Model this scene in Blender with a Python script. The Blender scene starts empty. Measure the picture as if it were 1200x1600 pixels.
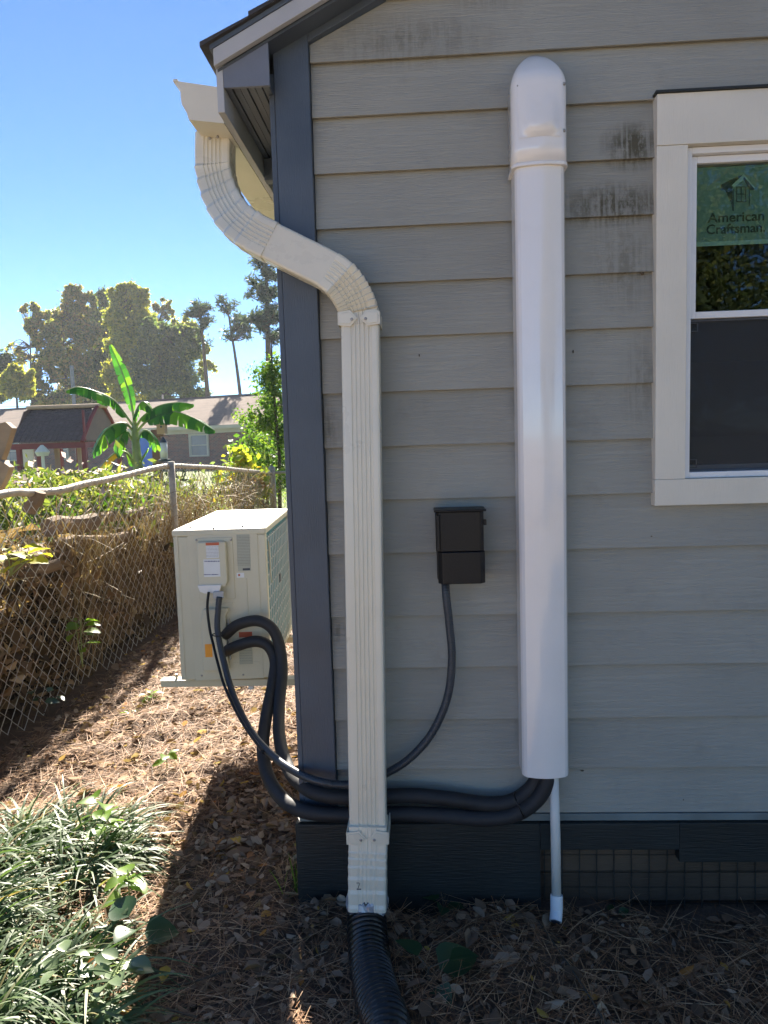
import bpy, math, random
import numpy as np
from mathutils import Vector, Matrix
R = math.radians
random.seed(7); rng = np.random.default_rng(7)
S = bpy.context.scene
# ------------------------------------------------------------------ camera
CH = 1.38                                   # camera height above the soil
YAW, PIT, ROL, FPX = R(3.05), R(-5.5), R(-1.76), 1150.0
cam = bpy.data.cameras.new('camera'); camo = bpy.data.objects.new('camera', cam)
S.collection.objects.link(camo); S.camera = camo
cam.sensor_fit = 'VERTICAL'; cam.sensor_height = 36; cam.lens = FPX/1600*36
cam.clip_start = .05; cam.clip_end = 2000
RM = Matrix.Rotation(YAW, 4, 'Z') @ Matrix.Rotation(math.pi/2+PIT, 4, 'X') @ Matrix.Rotation(ROL, 4, 'Z')
camo.matrix_world = Matrix.Translation((0, 0, CH)) @ RM
S.render.resolution_x = 768; S.render.resolution_y = 1024
# ------------------------------------------------------------------ light
SUN_EL, SUN_AZ = R(36), math.atan2(-.20, 1.0)      # azimuth from +Y towards +X
W = bpy.data.worlds.new('World'); S.world = W; W.use_nodes = True
nt = W.node_tree; nt.nodes.clear()
sky = nt.nodes.new('ShaderNodeTexSky'); sky.sky_type = 'NISHITA'; sky.sun_disc = False
sky.sun_elevation = SUN_EL; sky.sun_rotation = SUN_AZ
sky.air_density = .42; sky.dust_density = .0; sky.ozone_density = 1.6
bg = nt.nodes.new('ShaderNodeBackground'); bg.inputs[1].default_value = .056
wo = nt.nodes.new('ShaderNodeOutputWorld')
hs = nt.nodes.new('ShaderNodeHueSaturation'); hs.inputs['Saturation'].default_value = 1.15
nt.links.new(sky.outputs[0], hs.inputs['Color']); nt.links.new(hs.outputs[0], bg.inputs[0]); nt.links.new(bg.outputs[0], wo.inputs[0])
sun = bpy.data.lights.new('sun', 'SUN'); sun.energy = 4.4; sun.angle = R(.5); sun.color = (1, .91, .78)
suno = bpy.data.objects.new('sun', sun); S.collection.objects.link(suno)
sd = Vector((math.sin(SUN_AZ)*math.cos(SUN_EL), math.cos(SUN_AZ)*math.cos(SUN_EL), math.sin(SUN_EL)))
suno.rotation_euler = sd.to_track_quat('Z', 'Y').to_euler(); suno.location = (0, 0, 30)
S.view_settings.view_transform = 'Standard'; S.view_settings.look = 'None'
S.view_settings.exposure = 2.4; S.view_settings.gamma = 1; S.view_settings.use_curve_mapping = False
S.render.engine = 'CYCLES'; S.cycles.max_bounces = 8; S.cycles.diffuse_bounces = 5; S.cycles.transparent_max_bounces = 16

# ------------------------------------------------------------------ helpers
def P(px, py, Y=None, X=None, Z=None):
    """real position of a photograph point known to lie at depth Y (or X, or height Z)"""
    d = RM.to_3x3() @ Vector(((px-600)/FPX, -(py-800)/FPX, -1))
    t = Y/d.y if Y is not None else (X/d.x if X is not None else (Z-CH)/d.z)
    return Vector((d.x*t, d.y*t, d.z*t+CH))
def tag(o, label=None, cat=None, group=None, kind=None):
    if label: o['label'] = label
    if cat: o['category'] = cat
    if group: o['group'] = group
    if kind: o['kind'] = kind
    return o
def empty(name, loc, label=None, cat=None, group=None):
    o = bpy.data.objects.new(name, None); S.collection.objects.link(o); o.location = loc; o.empty_display_size = .1
    return tag(o, label, cat, group)
def worg(o):
    v = Vector((0, 0, 0))
    while o: v += o.location; o = o.parent
    return v
def mkobj(name, me, mat, parent=None, org=None, smooth=False, bevel=0):
    o = bpy.data.objects.new(name, me); S.collection.objects.link(o)
    if mat: me.materials.append(mat)
    if parent: o.parent = parent
    if org is not None: o.location = Vector(org) - (worg(parent) if parent else Vector((0, 0, 0)))
    if smooth: me.polygons.foreach_set('use_smooth', [True]*len(me.polygons))
    if bevel:
        b = o.modifiers.new('bevel', 'BEVEL'); b.width = bevel; b.segments = 2; b.limit_method = 'ANGLE'; b.angle_limit = R(35)
    return o
class MB:
    def __init__(s): s.v = []; s.f = []
    def add(s, vs, fs):
        n = len(s.v); s.v += [tuple(p) for p in vs]; s.f += [tuple(i+n for i in f) for f in fs]; return s
    def box(s, x0, x1, y0, y1, z0, z1):
        return s.add([(x0,y0,z0),(x1,y0,z0),(x1,y1,z0),(x0,y1,z0),(x0,y0,z1),(x1,y0,z1),(x1,y1,z1),(x0,y1,z1)],
                     [(0,3,2,1),(4,5,6,7),(0,1,5,4),(1,2,6,5),(2,3,7,6),(3,0,4,7)])
    def prism(s, poly, a0, a1, axis='y'):
        """poly of 2D points extruded along axis; for y: (x,z) ccw seen from -y; for x: (y,z)"""
        n = len(poly)
        f = (lambda p, a: (p[0], a, p[1])) if axis == 'y' else ((lambda p, a: (a, p[0], p[1])) if axis == 'x' else (lambda p, a: (p[0], p[1], a)))
        vs = [f(p, a0) for p in poly] + [f(p, a1) for p in poly]
        return s.add(vs, [tuple(range(n)), tuple(range(2*n-1, n-1, -1))] + [(i, i+n, (i+1) % n+n, (i+1) % n) for i in range(n)])
    def tube(s, path, r, n=8, cap=True):
        path = [Vector(p) for p in path]; m = len(path)
        rr = r if callable(r) else (lambda i, t: r)
        up = None; rings = []
        for i, p in enumerate(path):
            t = (path[min(i+1, m-1)]-path[max(i-1, 0)]).normalized()
            if up is None:
                up = t.orthogonal().normalized()
            else:
                up = (up - t*up.dot(t)).normalized()
            b = t.cross(up); ra = rr(i, i/(m-1))
            rings.append([p + up*math.cos(2*math.pi*k/n)*ra + b*math.sin(2*math.pi*k/n)*ra for k in range(n)])
        vs = [q for g in rings for q in g]; fs = []
        for i in range(m-1):
            for k in range(n):
                a = i*n+k; b2 = i*n+(k+1) % n; fs.append((a, b2, b2+n, a+n))
        if cap: fs.append(tuple(range(n-1, -1, -1))); fs.append(tuple((m-1)*n+k for k in range(n)))
        return s.add(vs, fs)
    def dome(s, c, r, d=(0, -1, 0), h=.5, n=10):
        d = Vector(d); u = d.orthogonal().normalized(); w = d.cross(u); c = Vector(c); vs = []; fs = []
        for j, (q, hh) in enumerate(((1, 0), (.85, .5), (.5, .87))):
            for k in range(n): vs.append(c + (u*math.cos(2*math.pi*k/n)+w*math.sin(2*math.pi*k/n))*r*q + d*r*h*hh)
        vs.append(c+d*r*h)
        for j in range(2):
            for k in range(n): fs.append((j*n+k, j*n+(k+1) % n, (j+1)*n+(k+1) % n, (j+1)*n+k))
        for k in range(n): fs.append((2*n+k, 2*n+(k+1) % n, 3*n))
        return s.add(vs, fs)
    def xf(s, fn): s.v = [tuple(fn(*p)) for p in s.v]; return s
    def build(s, name, mat, parent=None, smooth=False, bevel=0, org=None, fix=True):
        V = np.array(s.v, float)
        if org is None:
            org = (V.min(0)+V.max(0))/2
            if not parent: org[2] = V[:, 2].min()
        me = bpy.data.meshes.new(name); me.from_pydata([tuple(p) for p in V-np.array(org)], [], s.f); me.update()
        if fix:
            import bmesh
            bm = bmesh.new(); bm.from_mesh(me); bmesh.ops.recalc_face_normals(bm, faces=bm.faces); bm.to_mesh(me); bm.free()
        return mkobj(name, me, mat, parent, org, smooth, bevel)
def raw(name, V, F, mat, parent=None, smooth=False, org=None):
    """numpy verts (N,3), faces (M,k)"""
    V = np.asarray(V, np.float32); F = np.asarray(F, np.int32)
    if org is None:
        org = (V.min(0)+V.max(0))/2; org[2] = V[:, 2].min()
    me = bpy.data.meshes.new(name)
    me.vertices.add(len(V)); me.vertices.foreach_set('co', (V-np.array(org, np.float32)).ravel())
    k = F.shape[1]; me.loops.add(F.size); me.loops.foreach_set('vertex_index', F.ravel())
    me.polygons.add(len(F)); me.polygons.foreach_set('loop_start', np.arange(len(F), dtype=np.int32)*k)
    me.polygons.foreach_set('loop_total', np.full(len(F), k, np.int32)); me.update(calc_edges=True)
    return mkobj(name, me, mat, parent, [float(a) for a in org], smooth)
def spline(pts, n=8):
    pts = [Vector(p) for p in pts]; out = []
    q = [pts[0]*2-pts[1]] + pts + [pts[-1]*2-pts[-2]]
    for i in range(1, len(q)-2):
        for k in range(n):
            t = k/n; a, b, c, d = q[i-1], q[i], q[i+1], q[i+2]
            out.append(.5*((2*b)+(c-a)*t+(2*a-5*b+4*c-d)*t*t+(3*b-a-3*c+d)*t**3))
    out.append(pts[-1]); return out

# ------------------------------------------------------------------ materials
def newmat(name):
    m = bpy.data.materials.new(name); m.use_nodes = True; n = m.node_tree; n.nodes.clear()
    o = n.nodes.new('ShaderNodeOutputMaterial'); return m, n, o
def N(nt, t, **kw):
    n = nt.nodes.new('ShaderNode'+t)
    for k, v in kw.items():
        if isinstance(v, bpy.types.NodeSocket): nt.links.new(v, n.inputs[k.replace('_', ' ')])
        elif k.startswith('i_'):
            n.inputs[k[2:].replace('_', ' ')].default_value = v
        else: setattr(n, k, v)
    return n
def L(nt, a, b): nt.links.new(a, b)
def coords(nt, scale=(1, 1, 1), rand=True, space='Object'):
    tc = N(nt, 'TexCoord'); mp = N(nt, 'Mapping'); mp.inputs['Scale'].default_value = scale
    src = tc.outputs[space] if space != 'World' else N(nt, 'NewGeometry').outputs['Position']
    if rand:
        oi = N(nt, 'ObjectInfo'); mu = N(nt, 'VectorMath', operation='MULTIPLY_ADD')
        L(nt, oi.outputs['Random'], mu.inputs[0]); mu.inputs[1].default_value = (13, 7, 5); L(nt, src, mu.inputs[2]); src = mu.outputs[0]
    L(nt, src, mp.inputs[0]); return mp.outputs[0]
def ramp(nt, fac, stops):
    r = N(nt, 'ValToRGB'); e = r.color_ramp.elements
    while len(e) < len(stops): e.new(.5)
    for i, (p, c) in enumerate(stops):
        e[i].position = p; e[i].color = (c, c, c, 1) if isinstance(c, (int, float)) else (*c, 1)
    L(nt, fac, r.inputs[0]); return r.outputs[0]
def mixc(nt, fac, a, b, blend='MIX'):
    m = N(nt, 'Mix', data_type='RGBA', blend_type=blend)
    for s, v in ((m.inputs[0], fac), (m.inputs[6], a), (m.inputs[7], b)):
        if isinstance(v, bpy.types.NodeSocket): L(nt, v, s)
        elif isinstance(v, (int, float)): s.default_value = v
        else: s.default_value = (*v, 1)
    return m.outputs[2]
def surf(name, col, rough=.6, var=.15, vs=6, bump=.2, bs=80, metal=0, bstretch=(1, 1, 1), spec=.5, dirt=0, dcol=(.12, .1, .07), ds=3, coat=0):
    m, nt, o = newmat(name); b = N(nt, 'BsdfPrincipled'); L(nt, b.outputs[0], o.inputs[0])
    c = coords(nt); n1 = N(nt, 'TexNoise', i_Scale=vs, i_Detail=6); L(nt, c, n1.inputs[0])
    hi = tuple(min(1, a*(1+var)) for a in col); lo = tuple(a*(1-var) for a in col)
    cc = ramp(nt, n1.outputs[0], [(.3, lo), (.7, hi)])
    if dirt:
        n3 = N(nt, 'TexNoise', i_Scale=ds, i_Detail=9, i_Roughness=.7); L(nt, c, n3.inputs[0])
        cc = mixc(nt, ramp(nt, n3.outputs[0], [(.5, 0.), (.72, float(dirt))]), cc, dcol)
    L(nt, cc, b.inputs['Base Color']); b.inputs['Metallic'].default_value = metal
    b.inputs['Specular IOR Level'].default_value = spec; b.inputs['Coat Weight'].default_value = coat
    L(nt, ramp(nt, n1.outputs[0], [(.2, max(0, rough-.08)), (.8, min(1, rough+.08))]), b.inputs['Roughness'])
    if bump:
        c2 = coords(nt, bstretch); n2 = N(nt, 'TexNoise', i_Scale=bs, i_Detail=4); L(nt, c2, n2.inputs[0])
        bp = N(nt, 'Bump', i_Strength=bump, i_Distance=.003); L(nt, n2.outputs[0], bp.inputs['Height']); L(nt, bp.outputs[0], b.inputs['Normal'])
    return m
def leafmat(name, stops, trans=.45, rough=.5, spec=.3):
    """stops: colours spread over leaves at random; thin leaves let light through"""
    m, nt, o = newmat(name); g = N(nt, 'NewGeometry')
    c = ramp(nt, g.outputs['Random Per Island'], stops)
    b = N(nt, 'BsdfPrincipled'); L(nt, c, b.inputs['Base Color']); b.inputs['Roughness'].default_value = rough
    b.inputs['Specular IOR Level'].default_value = spec
    t = N(nt, 'BsdfTranslucent'); L(nt, mixc(nt, 1., c, (1.5, 1.6, .8), 'MULTIPLY'), t.inputs[0])
    mx = N(nt, 'MixShader'); mx.inputs[0].default_value = trans; L(nt, b.outputs[0], mx.inputs[1]); L(nt, t.outputs[0], mx.inputs[2]); L(nt, mx.outputs[0], o.inputs[0])
    return m

def siding_mat():
    m, nt, o = newmat('fibre_cement_siding'); b = N(nt, 'BsdfPrincipled'); L(nt, b.outputs[0], o.inputs[0])
    c = coords(nt, (3.4, 1, 58)); n = N(nt, 'TexNoise', i_Scale=1.6, i_Detail=5, i_Distortion=1.1); L(nt, c, n.inputs[0])
    grain = ramp(nt, n.outputs[0], [(.40, 0.), (.50, 1.), (.56, .25), (.66, 1.)])
    c2 = coords(nt, (7, 1, 260)); n2 = N(nt, 'TexNoise', i_Scale=1, i_Detail=3); L(nt, c2, n2.inputs[0])
    cl = coords(nt, (1, 1, 1), True); n3 = N(nt, 'TexNoise', i_Scale=2.0, i_Detail=6); L(nt, cl, n3.inputs[0])
    col = ramp(nt, n3.outputs[0], [(.3, (.290, .292, .262)), (.7, (.345, .347, .310))])
    col = mixc(nt, N(nt, 'Math', operation='MULTIPLY', use_clamp=True, i_1=.0).outputs[0] if 0 else .0, col, col)
    # mildew where the boards stay damp: by the window head and under the gable
    pos = N(nt, 'NewGeometry').outputs['Position']
    mask = None
    for (cx, cz, rx, rz, k) in ((.575, 2.135, .070, .055, 1.3), (.53, 1.985, .13, .052, 1.25), (.56, 1.84, .09, .12, .5), (.60, 1.52, .05, .12, .4),
                                (-.02, 2.43, .22, .06, .45), (.20, 2.57, .12, .07, .5), (.7, 2.58, .3, .06, .45), (.12, .21, .17, .05, .7), (-.26, 1.42, .03, .06, .6), (-.26, .84, .03, .03, .6)):
        sx = N(nt, 'VectorMath', operation='SUBTRACT'); L(nt, pos, sx.inputs[0]); sx.inputs[1].default_value = (cx, 2.05, cz)
        dv = N(nt, 'VectorMath', operation='MULTIPLY'); L(nt, sx.outputs[0], dv.inputs[0]); dv.inputs[1].default_value = (1/rx, 0, 1/rz)
        ln = N(nt, 'VectorMath', operation='LENGTH'); L(nt, dv.outputs[0], ln.inputs[0])
        mr = N(nt, 'MapRange'); L(nt, ln.outputs['Value'], mr.inputs[0]); mr.inputs[1].default_value = 1.35; mr.inputs[2].default_value = .2; mr.inputs[3].default_value = 0; mr.inputs[4].default_value = k
        if mask is None: mask = mr.outputs[0]
        else:
            a = N(nt, 'Math', operation='MAXIMUM'); L(nt, mask, a.inputs[0]); L(nt, mr.outputs[0], a.inputs[1]); mask = a.outputs[0]
    sp = coords(nt, (1, 1, .55), False, 'World'); n4 = N(nt, 'TexNoise', i_Scale=46, i_Detail=7, i_Roughness=.75); L(nt, sp, n4.inputs[0])
    st = coords(nt, (85, 1, 3.5), False, 'World'); n5 = N(nt, 'TexNoise', i_Scale=1, i_Detail=2); L(nt, st, n5.inputs[0])
    streak = ramp(nt, n5.outputs[0], [(.50, 1.), (.62, .35)])
    blot = ramp(nt, n4.outputs[0], [(.40, .25), (.56, 1.)])
    mu = N(nt, 'Math', operation='MULTIPLY'); L(nt, mask, mu.inputs[0]); L(nt, blot, mu.inputs[1])
    mu2 = N(nt, 'Math', operation='MULTIPLY', use_clamp=True); L(nt, mu.outputs[0], mu2.inputs[0]); L(nt, streak, mu2.inputs[1])
    col = mixc(nt, mu2.outputs[0], col, (.095, .088, .058))
    # faint general weathering
    n6 = N(nt, 'TexNoise', i_Scale=9, i_Detail=8, i_Roughness=.7); L(nt, coords(nt, (1, 1, 1), False, 'World'), n6.inputs[0])
    col = mixc(nt, ramp(nt, n6.outputs[0], [(.55, 0.), (.8, .35)]), col, (.17, .17, .15))
    L(nt, col, b.inputs['Base Color']); b.inputs['Roughness'].default_value = .62; b.inputs['Specular IOR Level'].default_value = .35
    ad = N(nt, 'Math', operation='MULTIPLY_ADD', i_1=1.0) if 0 else N(nt, 'Math', operation='ADD')
    L(nt, grain, ad.inputs[0]); n2m = N(nt, 'Math', operation='MULTIPLY'); n2m.inputs[1].default_value = .5; L(nt, n2.outputs[0], n2m.inputs[0]); L(nt, n2m.outputs[0], ad.inputs[1])
    bp = N(nt, 'Bump', i_Strength=.42, i_Distance=.0028); L(nt, ad.outputs[0], bp.inputs['Height']); L(nt, bp.outputs[0], b.inputs['Normal'])
    return m
M = {}
M['siding'] = siding_mat()
M['slate'] = surf('slate_blue_paint', (.068, .088, .115), .5, .18, 5, .35, 60, bstretch=(6, 6, .6), dirt=.25, dcol=(.1, .1, .1))
M['skirt'] = surf('black_painted_board', (.013, .017, .017), .55, .3, 4, .5, 40, bstretch=(.5, 1, 6), dirt=.3, dcol=(.035, .032, .026))
M['sill'] = surf('grey_sill_paint', (.16, .19, .19), .6, .2, 8, .2, 60)
M['trim'] = surf('cream_trim_paint', (.70, .67, .58), .5, .05, 5, .3, 60, bstretch=(8, 1, .5), dirt=.12, dcol=(.35, .3, .22))
M['vinyl'] = surf('white_vinyl', (.74, .75, .76), .3, .03, 5, 0)
M['return'] = surf('grey_blue_soffit_paint', (.15, .17, .21), .55, .15, 5, .2, 60)
M['rake'] = surf('rake_board_paint', (.42, .43, .44), .5, .1, 5, .2, 60)
M['gutter'] = surf('ivory_aluminium', (.70, .665, .545), .30, .06, 5, .25, 14, spec=.6, dirt=.10, dcol=(.35, .33, .28), ds=6)
M['pvc'] = surf('glossy_white_pvc', (.80, .79, .775), .12, .04, 3, .10, 6, spec=.6, bstretch=(6, 6, .5), coat=.3, dirt=.10, dcol=(.5, .46, .40), ds=9)
M['pipe'] = surf('white_pvc_pipe', (.66, .66, .62), .35, .06, 8, 0)
M['pipe_new'] = surf('bright_white_fitting', (.80, .82, .84), .3, .03, 8, 0)
M['black'] = surf('black_plastic', (.005, .0055, .007), .38, .2, 5, .25, 300, spec=.3)
M['foam'] = surf('black_foam_insulation', (.015, .016, .019), .66, .3, 8, .8, 26, bstretch=(1, 1, 1), dirt=.35, dcol=(.06, .05, .04), ds=7)
M['conduit'] = surf('dark_grey_conduit', (.035, .042, .052), .38, .15, 8, 0)
M['corr'] = surf('black_corrugated_plastic', (.012, .012, .013), .32, .2, 8, .1, 60, dirt=.25, dcol=(.06, .05, .035))
M['steel'] = surf('zinc_screw', (.35, .34, .32), .4, .2, 30, 0, metal=.8)
M['cabinet'] = surf('ivory_cabinet_paint', (.61, .575, .44), .42, .05, 4, .12, 200, dirt=.12, dcol=(.38, .34, .24), ds=5)
M['fin'] = surf('teal_coil_fins', (.30, .56, .62), .45, .12, 14, 1.0, 9, bstretch=(1, 60, 1))
M['galv'] = surf('galvanised_steel', (.50, .45, .36), .5, .25, 14, .3, 60, metal=.15, dirt=.5, dcol=(.16, .11, .07), ds=6)
M['wire'] = surf('weathered_fence_wire', (.60, .57, .50), .5, .3, 20, 0, metal=.4)
M['tape'] = surf('clear_duct_tape', (.35, .38, .42), .25, .4, 30, 1.0, 30, metal=.3)
M['shingle'] = surf('charcoal_shingle', (.045, .045, .05), .9, .35, 30, .8, 200)
M['paper'] = surf('white_label', (.72, .74, .76), .4, .04, 10, 0)
M['grey_label'] = surf('grey_label', (.42, .43, .35), .4, .06, 10, 0)
M['ink'] = surf('dark_ink', (.05, .06, .08), .5, .2, 40, 0)
M['ink_blue'] = surf('blue_ink', (.04, .06, .2), .5, .2, 40, 0)
M['red'] = surf('red_label', (.50, .09, .03), .4, .1, 20, 0)
M['orange'] = surf('orange_label', (.85, .33, .02), .4, .06, 20, 0)
M['weather_wood'] = surf('weathered_plank', (.075, .052, .034), .8, .45, 2.5, .9, 30, bstretch=(1, 1, 9), dirt=.4, dcol=(.03, .025, .02))
M['lumber'] = surf('pale_cut_lumber', (.34, .25, .15), .8, .3, 6, .7, 30, bstretch=(1, 1, 6))
M['bark'] = surf('bark', (.10, .075, .05), .9, .4, 6, 1.0, 18, bstretch=(4, 4, .7))
M['log'] = surf('dry_log', (.20, .14, .09), .9, .4, 7, 1.0, 25, bstretch=(1, 5, 5))
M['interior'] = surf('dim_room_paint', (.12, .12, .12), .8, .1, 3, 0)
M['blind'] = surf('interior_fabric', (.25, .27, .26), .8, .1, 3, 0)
def brick_mat():
    m, nt, o = newmat('brown_brick'); b = N(nt, 'BsdfPrincipled'); L(nt, b.outputs[0], o.inputs[0])
    c = coords(nt, (1, 1, 1), False); sx = N(nt, 'SeparateXYZ'); L(nt, c, sx.inputs[0]); cb = N(nt, 'CombineXYZ'); L(nt, sx.outputs[0], cb.inputs[0]); L(nt, sx.outputs[2], cb.inputs[1])
    t = N(nt, 'TexBrick', i_Scale=1.0); L(nt, cb.outputs[0], t.inputs[0]); t.inputs['Color1'].default_value = (.28, .085, .048, 1); t.inputs['Color2'].default_value = (.085, .045, .04, 1)
    t.inputs['Mortar'].default_value = (.25, .19, .15, 1); t.inputs['Brick Width'].default_value = .24; t.inputs['Row Height'].default_value = .085; t.inputs['Mortar Size'].default_value = .013
    n = N(nt, 'TexNoise', i_Scale=3, i_Detail=5); L(nt, c, n.inputs[0])
    L(nt, mixc(nt, ramp(nt, n.outputs[0], [(.35, 0.), (.7, .35)]), t.outputs[0], (.26, .17, .13)), b.inputs['Base Color']); b.inputs['Roughness'].default_value = .9
    bp = N(nt, 'Bump', i_Strength=.6, i_Distance=.01); L(nt, t.outputs['Fac'], bp.inputs['Height']); bp.invert = True; L(nt, bp.outputs[0], b.inputs['Normal'])
    return m
M['brick'] = brick_mat()
def roof_mat():
    m, nt, o = newmat('brown_asphalt_shingles'); b = N(nt, 'BsdfPrincipled'); L(nt, b.outputs[0], o.inputs[0])
    c = coords(nt, (1, 1, 1), False); sx = N(nt, 'SeparateXYZ'); L(nt, c, sx.inputs[0]); cb = N(nt, 'CombineXYZ'); L(nt, sx.outputs[0], cb.inputs[0]); L(nt, sx.outputs[1], cb.inputs[1])
    t = N(nt, 'TexBrick', i_Scale=1.0, i_Bias=-.2); L(nt, cb.outputs[0], t.inputs[0]); t.inputs['Color1'].default_value = (.20, .14, .105, 1); t.inputs['Color2'].default_value = (.135, .092, .07, 1)
    t.inputs['Mortar'].default_value = (.12, .095, .08, 1); t.inputs['Brick Width'].default_value = .9; t.inputs['Row Height'].default_value = .14; t.inputs['Mortar Size'].default_value = .008
    n = N(nt, 'TexNoise', i_Scale=.8, i_Detail=8); L(nt, c, n.inputs[0])
    L(nt, mixc(nt, ramp(nt, n.outputs[0], [(.35, 0.), (.7, .5)]), t.outputs[0], (.22, .16, .12)), b.inputs['Base Color']); b.inputs['Roughness'].default_value = .95
    return m
M['far_roof'] = roof_mat()
M['far_trim'] = surf('cream_far_trim', (.55, .49, .36), .6, .08, 2, 0)
M['far_glass'] = surf('far_window_glass', (.16, .17, .18), .15, .3, 1, 0)
M['blue_door'] = surf('bright_blue_paint', (.02, .16, .55), .4, .08, 2, 0)
M['red_paint'] = surf('barn_red_stain', (.19, .022, .018), .6, .2, 4, .2, 30)
M['brown_panel'] = surf('brown_panel', (.17, .10, .07), .7, .15, 4, .2, 30)
M['tan_wood'] = surf('tan_sunlit_wood', (.45, .30, .18), .7, .15, 4, .2, 30)  # the wood's own pale tan tone
M['cream_toy'] = surf('cream_plastic', (.7, .66, .52), .4, .05, 4, 0)
M['grey_shingle'] = surf('faded_grey_shingle', (.10, .07, .06), .9, .3, 12, .8, 60)

def ground_mat():
    m, nt, o = newmat('yard_soil_and_lawn'); b = N(nt, 'BsdfPrincipled'); L(nt, b.outputs[0], o.inputs[0])
    c = coords(nt, (1, 1, 1), False, 'World')
    n = N(nt, 'TexNoise', i_Scale=1.6, i_Detail=8, i_Roughness=.7); L(nt, c, n.inputs[0])
    n2 = N(nt, 'TexNoise', i_Scale=70, i_Detail=6, i_Roughness=.8); L(nt, c, n2.inputs[0])
    soil = ramp(nt, n.outputs[0], [(.3, (.10, .062, .042)), (.55, (.18, .115, .075)), (.75, (.25, .17, .115))])
    soil = mixc(nt, ramp(nt, n2.outputs[0], [(.38, .6), (.62, 0.)]), soil, (.07, .046, .033))
    lawn = ramp(nt, n2.outputs[0], [(.3, (.06, .09, .02)), (.7, (.17, .20, .05))])
    s = N(nt, 'SeparateXYZ'); L(nt, c, s.inputs[0])
    ad = N(nt, 'Math', operation='MULTIPLY_ADD', i_1=0.) if 0 else N(nt, 'Math', operation='MULTIPLY'); L(nt, n.outputs[0], ad.inputs[0]); ad.inputs[1].default_value = 1.5
    su = N(nt, 'Math', operation='ADD'); L(nt, s.outputs[0], su.inputs[0]); L(nt, ad.outputs[0], su.inputs[1])
    lm = N(nt, 'MapRange'); L(nt, su.outputs[0], lm.inputs[0]); lm.inputs[1].default_value = -2.2; lm.inputs[2].default_value = -3.0
    far = N(nt, 'MapRange'); L(nt, s.outputs[1], far.inputs[0]); far.inputs[1].default_value = 9.8; far.inputs[2].default_value = 10.6
    mx = N(nt, 'Math', operation='MAXIMUM'); L(nt, lm.outputs[0], mx.inputs[0]); L(nt, far.outputs[0], mx.inputs[1])
    straw = ramp(nt, n2.outputs[0], [(.3, (.20, .135, .08)), (.5, (.36, .27, .175)), (.7, (.46, .36, .25))])  # unseen ground behind the camera, made paler to bounce warm light at the wall
    fr = N(nt, 'MapRange'); L(nt, s.outputs[1], fr.inputs[0]); fr.inputs[1].default_value = 1.2; fr.inputs[2].default_value = .4
    base = mixc(nt, fr.outputs[0], mixc(nt, mx.outputs[0], soil, lawn), straw)
    L(nt, base, b.inputs['Base Color']); b.inputs['Roughness'].default_value = .95
    bp = N(nt, 'Bump', i_Strength=1.0, i_Distance=.02); L(nt, n2.outputs[0], bp.inputs['Height']); L(nt, bp.outputs[0], b.inputs['Normal'])
    return m
M['ground'] = ground_mat()
def glass_mat(name, alpha, tint=(1, 1, 1)):
    m, nt, o = newmat(name); g = N(nt, 'BsdfGlossy'); g.inputs['Roughness'].default_value = .01; g.inputs[0].default_value = (1, 1, 1, 1)
    t = N(nt, 'BsdfTransparent'); t.inputs[0].default_value = (*tint, 1)
    lw = N(nt, 'LayerWeight'); lw.inputs[0].default_value = .5; pw = N(nt, 'Math', operation='POWER'); L(nt, lw.outputs['Facing'], pw.inputs[0]); pw.inputs[1].default_value = 4.0; f = N(nt, 'MapRange'); L(nt, pw.outputs[0], f.inputs[0]); f.inputs[3].default_value = alpha; f.inputs[4].default_value = .95
    mx = N(nt, 'MixShader'); L(nt, f.outputs[0], mx.inputs[0]); L(nt, t.outputs[0], mx.inputs[1]); L(nt, g.outputs[0], mx.inputs[2]); L(nt, mx.outputs[0], o.inputs[0])
    return m
M['glass'] = glass_mat('window_glass', .032, (.8, .85, .83))
def screen_mat():
    m, nt, o = newmat('insect_screen'); d = N(nt, 'BsdfPrincipled'); d.inputs['Base Color'].default_value = (.018, .021, .026, 1); d.inputs['Roughness'].default_value = .6
    t = N(nt, 'BsdfTransparent'); mx = N(nt, 'MixShader'); mx.inputs[0].default_value = .72; L(nt, t.outputs[0], mx.inputs[1]); L(nt, d.outputs[0], mx.inputs[2]); L(nt, mx.outputs[0], o.inputs[0])
    return m
M['screen'] = screen_mat()
M['film'] = surf('green_label_film', (.12, .23, .165), .6, .06, 3, 0)
M['film_dark'] = surf('dark_green_print', (.006, .03, .018), .6, .06, 3, 0)
M['film_light'] = surf('pale_green_print', (.25, .42, .32), .6, .06, 3, 0)

G_ = (.05, .09, .03)
M['lf_decid'] = leafmat('autumn_tree_leaves', [(0, (.08, .11, .05)), (.35, (.15, .18, .06)), (.6, (.28, .27, .07)), (.8, (.40, .29, .10)), (1, (.42, .25, .12))], .6)
M['lf_green'] = leafmat('green_tree_leaves', [(0, (.06, .095, .05)), (.6, (.12, .16, .07)), (1, (.26, .27, .08))], .55)
M['lf_yellow'] = leafmat('yellow_green_leaves', [(0, (.14, .17, .05)), (.6, (.34, .33, .07)), (1, (.50, .40, .08))], .6)
M['lf_pine'] = leafmat('pine_needles', [(0, (.04, .065, .055)), (.7, (.07, .10, .075)), (1, (.14, .16, .09))], .35)
M['lf_bright'] = leafmat('bright_shrub_leaves', [(0, (.05, .11, .02)), (.6, (.10, .19, .03)), (1, (.24, .30, .05))], .5)
M['lf_vine'] = leafmat('yellow_vine_leaves', [(0, (.12, .20, .03)), (.4, (.28, .33, .04)), (.8, (.48, .42, .05)), (.93, (.5, .30, .05)), (1, (.34, .12, .03))], .5)
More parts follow.
